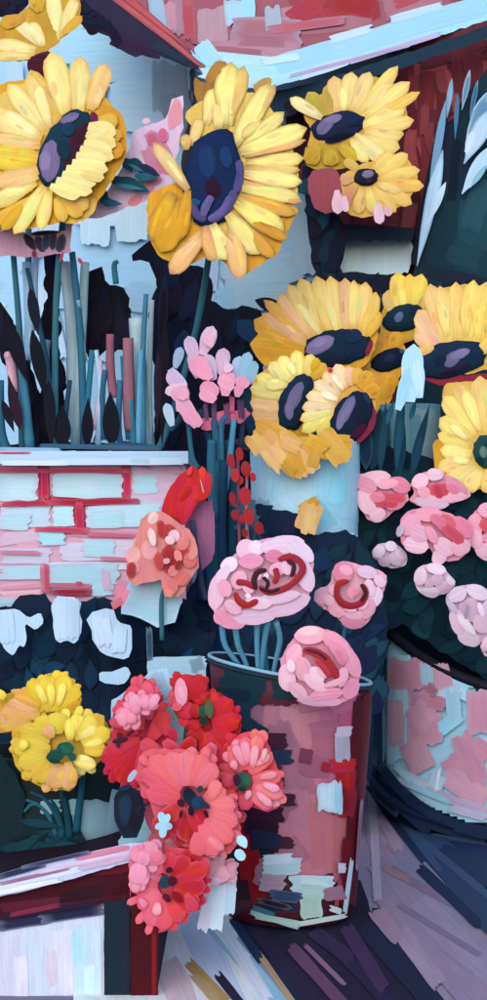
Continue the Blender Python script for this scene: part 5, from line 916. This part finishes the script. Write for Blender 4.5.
bloom('yellow_flower', 'lower yellow flower with dark green centre and lemon petals at right', 'flower', 2.21, [([(10, 745), (18, 732), (35, 720), (60, 710), (85, 710), (104, 718), (112, 735), (106, 752), (95, 768), (80, 775), (74, 790), (50, 792), (28, 780), (14, 764)], 'cfa43a')],
  [(50, 740, 20, 730, 22, 'd8b43c'), (52, 736, 36, 718, 22, 'd9bc38'), (58, 734, 56, 712, 20, 'dcc040'), (50, 750, 12, 746, 22, 'd9b63e'), (48, 756, 18, 764, 20, 'dcba40'), (52, 762, 34, 780, 20, 'd8ac38'), (60, 764, 52, 788, 22, 'dca468'), (68, 762, 68, 790, 18, 'e0a26c'), (62, 768, 60, 784, 10, 'e2ac50'), (52, 738, 46, 724, 13, 'dfa470'), (74, 768, 72, 784, 10, 'dba450'),
   (74, 738, 104, 716, 18, 'd9aa34'), (76, 734, 78, 714, 15, 'ecd258'), (70, 740, 70, 718, 13, 'eed45c'), (80, 740, 94, 716, 18, 'ecd054'), (82, 744, 110, 730, 18, 'e6c444'), (84, 750, 106, 748, 16, 'e0b840'), (80, 738, 96, 726, 11, 'f4e07c'), (84, 746, 104, 740, 9, 'f3dc70'), (74, 760, 96, 766, 14, 'f0da78'), (78, 756, 92, 762, 8, 'f5e488'), (20, 750, 26, 740, 10, 'eacc54')],
  centre=[(46, 758, 64, 754, 12, '1b4a3c'), (56, 750, 74, 748, 14, '1c4c40'), (62, 744, 72, 752, 12, '235a44'), (48, 760, 60, 762, 5, '16383a'), (68, 758, 76, 756, 8, '1d5048')],
  stem=[(60, 780, 2.24), (64, 815, 2.3), (64, 850, 2.36)], group=GY)

# ================================================================== RED AND CORAL BOUQUET
RB = 2.14
GR = 'red and coral flowers of the bouquet'
def bst(x, y, d=RB+0.05): return [(x, y, d), ((x+150)/2, max(y+30, 850), 2.26), (146, 868, 2.3)]
bloom('red_flower', 'crimson flower with pale pink petals at the upper left of the bouquet', 'flower', RB+0.05, [([(112, 715), (126, 692), (138, 676), (150, 680), (158, 690), (165, 710), (172, 740), (168, 768), (150, 785), (128, 790), (108, 775), (104, 755), (112, 745)], 'cb2f44')],
  [(140, 730, 132, 684, 20, 'dc5468'), (135, 735, 118, 700, 18, 'd8485c'), (150, 720, 146, 680, 16, 'dc5870'), (135, 745, 106, 768, 22, 'c41e34'), (140, 745, 118, 782, 22, 'b81a2c'), (145, 745, 140, 786, 20, 'cf3044'), (150, 740, 168, 712, 18, 'd23e50'), (140, 740, 108, 748, 16, 'c93248'), (150, 745, 165, 760, 16, 'd4485c'), (130, 720, 122, 706, 12, 'd94c60')],
  centre=[(118, 732, 122, 740, 6, '5a1424'), (112, 742, 128, 738, 6, '3c1428'), (118, 748, 118, 738, 4, '40162a'), (126, 736, 134, 730, 4, '6a1428')], cmat=MP, stem=bst(140, 770), group=GR)
bloom('pink_flower', 'cluster of light pink petals on the upper left crimson flower', 'flower', RB, [([(128, 694), (140, 690), (150, 696), (156, 704), (150, 712), (138, 716), (134, 728), (124, 726), (116, 714), (126, 708)], 'd94c64')],
  [(124, 726, 120, 712, 12, 'e88ea4'), (126, 714, 136, 722, 11, 'e78ca2'), (136, 710, 134, 694, 12, 'e998ac'), (142, 708, 148, 696, 11, 'e88ea6'), (150, 708, 158, 694, 9, 'e592aa'), (140, 712, 132, 706, 10, 'e78aa0')], prof='d', group=GR)
bloom('red_flower', 'deep red flower with one pink petal at the top of the bouquet', 'flower', RB+0.04, [([(174, 676), (186, 674), (205, 676), (210, 690), (204, 705), (196, 720), (186, 724), (176, 716), (170, 700)], 'bb1c2a')],
  [(190, 700, 178, 678, 20, 'c42030'), (192, 700, 200, 678, 20, 'b81a26'), (190, 702, 180, 718, 18, 'c82c3a'), (194, 704, 196, 718, 14, 'a81826'), (186, 706, 172, 700, 16, 'd6505c'), (200, 696, 208, 700, 12, 'b41a28')],
  centre=[(182, 706, 180, 678, 13, 'e692a8'), (184, 700, 180, 686, 8, 'eaa0b4'), (172, 708, 182, 706, 8, 'dc5a5c')], cmat=MP, stem=bst(188, 720), group=GR)
bloom('red_flower', 'vivid red flower with a dark green centre at the upper right of the bouquet', 'flower', RB+0.045, [([(188, 720), (205, 700), (215, 690), (228, 698), (240, 712), (242, 730), (236, 745), (228, 760), (222, 780), (212, 770), (200, 752), (190, 742)], 'bb1e2c')],
  [(206, 716, 216, 692, 18, 'c92430'), (210, 718, 232, 700, 20, 'c01e2a'), (212, 724, 240, 720, 20, 'c7202c'), (212, 730, 234, 748, 20, 'bd1c28'), (206, 732, 212, 766, 22, 'c92430'), (200, 728, 192, 742, 18, 'a81a26'), (216, 740, 222, 776, 14, 'd02c38'), (200, 722, 190, 730, 14, 'b01a28'), (225, 735, 238, 742, 12, 'cc2c3c')],
  centre=[(198, 714, 208, 708, 11, '2b4a34'), (208, 700, 210, 718, 9, '4a5c3c'), (200, 718, 206, 724, 9, '1f2c2c')], stem=bst(208, 735), group=GR)
bloom('coral_flower', 'large coral flower with a ragged dark centre in the middle of the bouquet', 'flower', RB-0.02, [([(140, 752), (160, 748), (186, 750), (212, 752), (218, 770), (220, 790), (238, 800), (240, 820), (240, 842), (228, 855), (210, 858), (196, 850), (180, 846), (168, 838), (158, 830), (150, 800), (140, 790), (136, 770)], 'dc5a68')],
  [(180, 792, 142, 770, 22, 'db5464'), (182, 788, 150, 756, 22, 'e0606c'), (184, 786, 168, 752, 22, 'e26a74'), (188, 786, 186, 750, 22, 'e4707a'), (192, 786, 204, 754, 20, 'e0646c'), (180, 798, 146, 792, 20, 'd95064'), (196, 788, 216, 764, 20, 'e06a72'), (184, 806, 172, 836, 20, 'b51c28'), (188, 808, 186, 842, 22, 'a81824'), (190, 806, 200, 836, 18, 'c02430'), (180, 804, 164, 820, 18, 'c22a34'), (196, 804, 208, 824, 14, 'bb1c2a'),
   (204, 800, 226, 790, 20, 'e36a6c'), (206, 806, 236, 806, 20, 'e46e70'), (208, 812, 238, 824, 20, 'e26a70'), (206, 818, 232, 842, 20, 'e26870'), (202, 824, 216, 856, 22, 'e0646e'), (198, 832, 200, 856, 20, 'dc5c6a'), (210, 800, 218, 780, 14, 'e4747a'), (206, 836, 224, 850, 10, 'e67a84')],
  centre=[(184, 800, 196, 794, 20, '1c2438'), (192, 800, 204, 806, 14, '1c3a50'), (178, 800, 184, 806, 8, '451a28'), (190, 806, 192, 816, 6, '2a1424'), (200, 802, 210, 808, 6, '28304a'), (186, 792, 188, 786, 5, '3b1826'), (198, 792, 202, 786, 6, '1f4040'), (182, 810, 180, 818, 4, '4a1424'), (204, 810, 208, 818, 4, '381422')], stem=bst(188, 830), group=GR)
bloom('coral_daisy', 'coral daisy with pink tipped petals and green centre against the mauve bucket', 'daisy', RB+0.01, [([(222, 790), (222, 772), (226, 750), (236, 736), (252, 730), (266, 735), (272, 755), (284, 780), (282, 805), (270, 812), (250, 808), (236, 800)], 'd8495c')],
  [(240, 772, 232, 746, 15, 'e06470'), (244, 770, 246, 736, 16, 'e4686e'), (248, 770, 260, 734, 15, 'e4706c'), (250, 774, 272, 752, 15, 'e0686c'), (252, 780, 282, 776, 15, 'e06a6c'), (252, 786, 284, 796, 15, 'e37a80'), (248, 792, 272, 808, 14, 'e2707c'), (242, 794, 248, 810, 14, 'd84c64'), (236, 792, 228, 800, 14, 'd63e54'), (234, 784, 222, 778, 13, 'd44a5c'),
   (244, 766, 234, 744, 10, 'e890a0'), (248, 764, 244, 740, 10, 'e98fa2'), (252, 768, 256, 744, 9, 'e795a4'), (256, 766, 270, 754, 8, 'ea9aa0'), (258, 778, 278, 774, 8, 'e98890'), (262, 784, 280, 790, 9, 'eb9eb0'), (256, 792, 272, 806, 9, 'ea94a8'), (236, 770, 232, 760, 8, 'e68a9c'), (246, 800, 250, 790, 7, 'e69caa'), (262, 762, 266, 748, 6, 'e9a4a8')],
  centre=[(240, 772, 244, 790, 15, '1f4c40'), (236, 774, 238, 786, 8, '3a1c2c'), (246, 774, 248, 786, 8, '2b5f48'), (238, 788, 246, 790, 5, '142c2e')], stem=bst(240, 795), group=GR)
bloom('coral_flower', 'coral and red flower with dark heart at the bottom tip of the bouquet', 'flower', RB-0.03, [([(128, 880), (132, 862), (140, 848), (152, 845), (170, 845), (195, 850), (212, 862), (208, 885), (200, 905), (188, 915), (170, 932), (150, 934), (140, 925), (132, 908)], 'd9495c')],
  [(160, 880, 132, 862, 20, 'e0788a'), (158, 886, 132, 886, 20, 'dd6274'), (160, 892, 138, 908, 20, 'e06876'), (162, 898, 148, 926, 20, 'e06272'), (166, 900, 162, 930, 20, 'dc5060'), (170, 898, 180, 922, 18, 'd23c48'), (174, 892, 198, 908, 22, 'bf2430'), (174, 886, 206, 886, 22, 'b41c28'), (172, 882, 208, 866, 20, 'c02634'), (168, 876, 190, 858, 18, 'b51c2a'), (166, 874, 172, 852, 16, 'c82e42'), (160, 874, 148, 850, 18, 'e06a80'), (186, 894, 196, 912, 12, 'c8384a'), (158, 902, 156, 916, 10, 'ec9aa6'), (140, 898, 146, 908, 8, 'e58090')],
  centre=[(162, 888, 168, 876, 12, '1d3c4c'), (168, 884, 176, 878, 10, '481424'), (172, 892, 182, 902, 8, '8a1424'), (164, 894, 170, 902, 7, '5c1626'), (166, 872, 172, 868, 6, '2c1c2c')], stem=[(160, 900, RB+0.03), (152, 885, 2.2), (146, 868, 2.3)], group=GR)
bloom('pink_flower', 'light pink petals between the coral middle and bottom flowers', 'flower', RB-0.045, [([(128, 868), (132, 850), (142, 845), (150, 840), (160, 842), (164, 856), (156, 866), (148, 876), (142, 888), (132, 890)], 'dd7088')],
  [(136, 884, 140, 862, 18, 'e890a8'), (142, 866, 146, 850, 14, 'e88ea4'), (148, 856, 154, 842, 14, 'e58aa2'), (152, 862, 160, 850, 12, 'df7088')], prof='d', group=GR)
bloom('pink_flower', 'pale pink petals under the right of the coral middle flower', 'flower', RB+0.02, [([(200, 868), (206, 856), (220, 860), (234, 862), (236, 876), (222, 886), (208, 882)], 'dd93a6')],
  [(204, 876, 216, 862, 16, 'e4a2b4'), (214, 880, 230, 868, 16, 'e5a4b6'), (226, 872, 236, 864, 10, 'e09aac'), (206, 880, 222, 882, 8, 'dcb0c6')], prof='d', group=GR)
# loose petals that knit the blooms together
lp = [(168, 735, 158, 712, 14, 'cf3a4c'), (176, 742, 170, 728, 10, 'b8202e'), (206, 752, 222, 772, 18, 'cc3040'), (214, 745, 236, 770, 16, 'd23c48'), (226, 760, 232, 742, 14, 'c82a38'), (216, 770, 232, 792, 16, 'd9485a'), (160, 752, 140, 742, 16, 'd4485a'),
      (136, 790, 152, 800, 16, 'd64c60'), (146, 806, 164, 836, 18, 'dc6074'), (150, 835, 172, 850, 18, 'dd6478'), (176, 838, 190, 856, 16, 'dc5c6c'), (196, 850, 206, 868, 16, 'd84e5e'), (165, 740, 176, 756, 16, 'cf3c4c'), (148, 770, 160, 748, 18, 'd24458'), (232, 808, 244, 822, 14, 'd9586a'), (150, 850, 136, 864, 14, 'df7488'), (214, 744, 200, 768, 18, 'cf4450'), (180, 750, 196, 740, 14, 'b41c2a'), (176, 858, 168, 838, 14, 'e6a0ae')]
t = thing('loose_petals', 'loose coral and red petals filling the gaps between the bouquet blooms', 'petals', P(150, 862, RB+0.035))
p = Part(flat(RB+0.035), inc=0.0014, th=0.0014); p.dabs(lp, 'p', lift=0.004); p.build('petals', MP, t)
# small pale blue florets
GB = 'small pale blue florets in the bouquet'
for lab, rows in [('pale blue five petalled floret left of the coral middle flower', [(164, 824, 160, 812, 8, '9cc8da'), (164, 824, 169, 814, 7, 'a4d0e0'), (164, 824, 172, 828, 7, '8fbfd0'), (164, 824, 162, 838, 8, '98c6d6'), (164, 824, 155, 828, 7, 'a0c8d8')]),
                  ('two pale blue petals at the right edge of the bouquet', [(238, 836, 246, 846, 10, 'a4cfdc'), (246, 848, 240, 836, 7, 'aad4e0'), (236, 850, 244, 860, 10, '9fcbd8')]),
                  ('single pale blue petal beside the dark drop leaf', [(128, 782, 136, 770, 6, 'a6b8c8')])]:
    x, y = rows[0][:2]; t = thing('floret', lab, 'floret', P(x, y, RB-0.06), GB)
    p = Part(flat(RB-0.05), inc=0.0008, th=0.002); p.dabs(rows, 'd'); p.build('petals', MP, t)
# pale blue paper behind the blooms and dark leaves
wp = thing('wrapping_paper', 'crumpled pale blue paper showing between the bouquet flowers', 'paper', P(150, 862, RB+0.1))
p = Part(flat(RB+0.1), inc=0.001, th=0.0012)
p.f = flat(RB+0.075)
p.poly([(112, 700), (150, 672), (166, 668), (176, 705), (204, 705), (210, 740), (215, 765), (160, 772), (110, 772)], 'a4cce0', back=.004)
p.poly(rnd([(118, 836), (160, 806), (170, 850), (140, 860), (118, 850)]), '9cc3cc', back=.004)
p.dabs([(165, 715, 170, 750, 22, 'a3cfe4'), (190, 725, 190, 750, 20, 'a6d2e6'), (120, 835, 150, 830, 18, 'a0c4c8'), (140, 818, 160, 826, 12, 'a4cad6'), (156, 672, 162, 690, 12, '9ab8cc'), (153, 700, 170, 690, 10, '9ac0d4')], 's')
p.build('sheet', MW, wp)
p = Part(flat(RB+0.03), inc=0.001, th=0.0012)
p.poly([(214, 872), (232, 858), (236, 890), (232, 908), (216, 925), (198, 924), (208, 900)], 'c3cfe0', back=.004)
p.dabs([(222, 868, 214, 930, 16, 'c9d8e6'), (232, 866, 230, 915, 10, 'bccfe0'), (208, 905, 202, 930, 12, 'd3cfe2')], 's')
p.build('sheet', MW, wp)
dl = leafthing('drop_leaf', 'dark navy drop shaped leaf at the left of the bouquet', 'leaf', RB-0.01, [(130, 838, 128, 786, 32, '1b2230'), (134, 832, 132, 794, 22, '201c28'), (124, 826, 126, 794, 14, '1c3444'), (138, 815, 144, 806, 8, '1a1e2c'), (118, 790, 132, 786, 6, '18304a')], mat=ML, prof='p', base=P(130, 838, RB), part='leaf')


# ------------------------------------------------------------------ camera, light, world
cam = bpy.data.cameras.new('camera'); co = bpy.data.objects.new('camera', cam); COL.objects.link(co)
co.location = (0, 0, H); co.rotation_euler = (R(90), 0, 0)
cam.sensor_fit = 'VERTICAL'; cam.sensor_height = 36; cam.lens = 36*F/1000; cam.clip_end = 500; cam.clip_start = 0.05
S.camera = co
w = bpy.data.worlds.new('World'); S.world = w; w.use_nodes = True
nt = w.node_tree; bg = nt.nodes['Background']
sk = nt.nodes.new('ShaderNodeTexSky'); sk.sky_type = 'NISHITA'; sk.sun_disc = False
EL, AZ = 27, -12            # sun behind the viewer's left shoulder
sk.sun_elevation = R(EL); sk.sun_rotation = R(180+AZ*-1); sk.dust_density = 0.8; sk.air_density = 1.0; sk.ozone_density = 1.0
nt.links.new(sk.outputs[0], bg.inputs[0]); bg.inputs[1].default_value = 0.15
sl = bpy.data.lights.new('sun', 'SUN'); so = bpy.data.objects.new('sun', sl); COL.objects.link(so)
sl.energy = 1.0; sl.angle = R(60); sl.color = (1.0, 0.97, 0.93)
so.rotation_euler = (R(90-EL), 0, R(AZ)); so.location = (-1, -2, 4)
S.view_settings.view_transform = 'Standard'; S.view_settings.look = 'None'; S.view_settings.gamma = 1
S.view_settings.exposure = 0.60
S.render.engine = 'CYCLES'
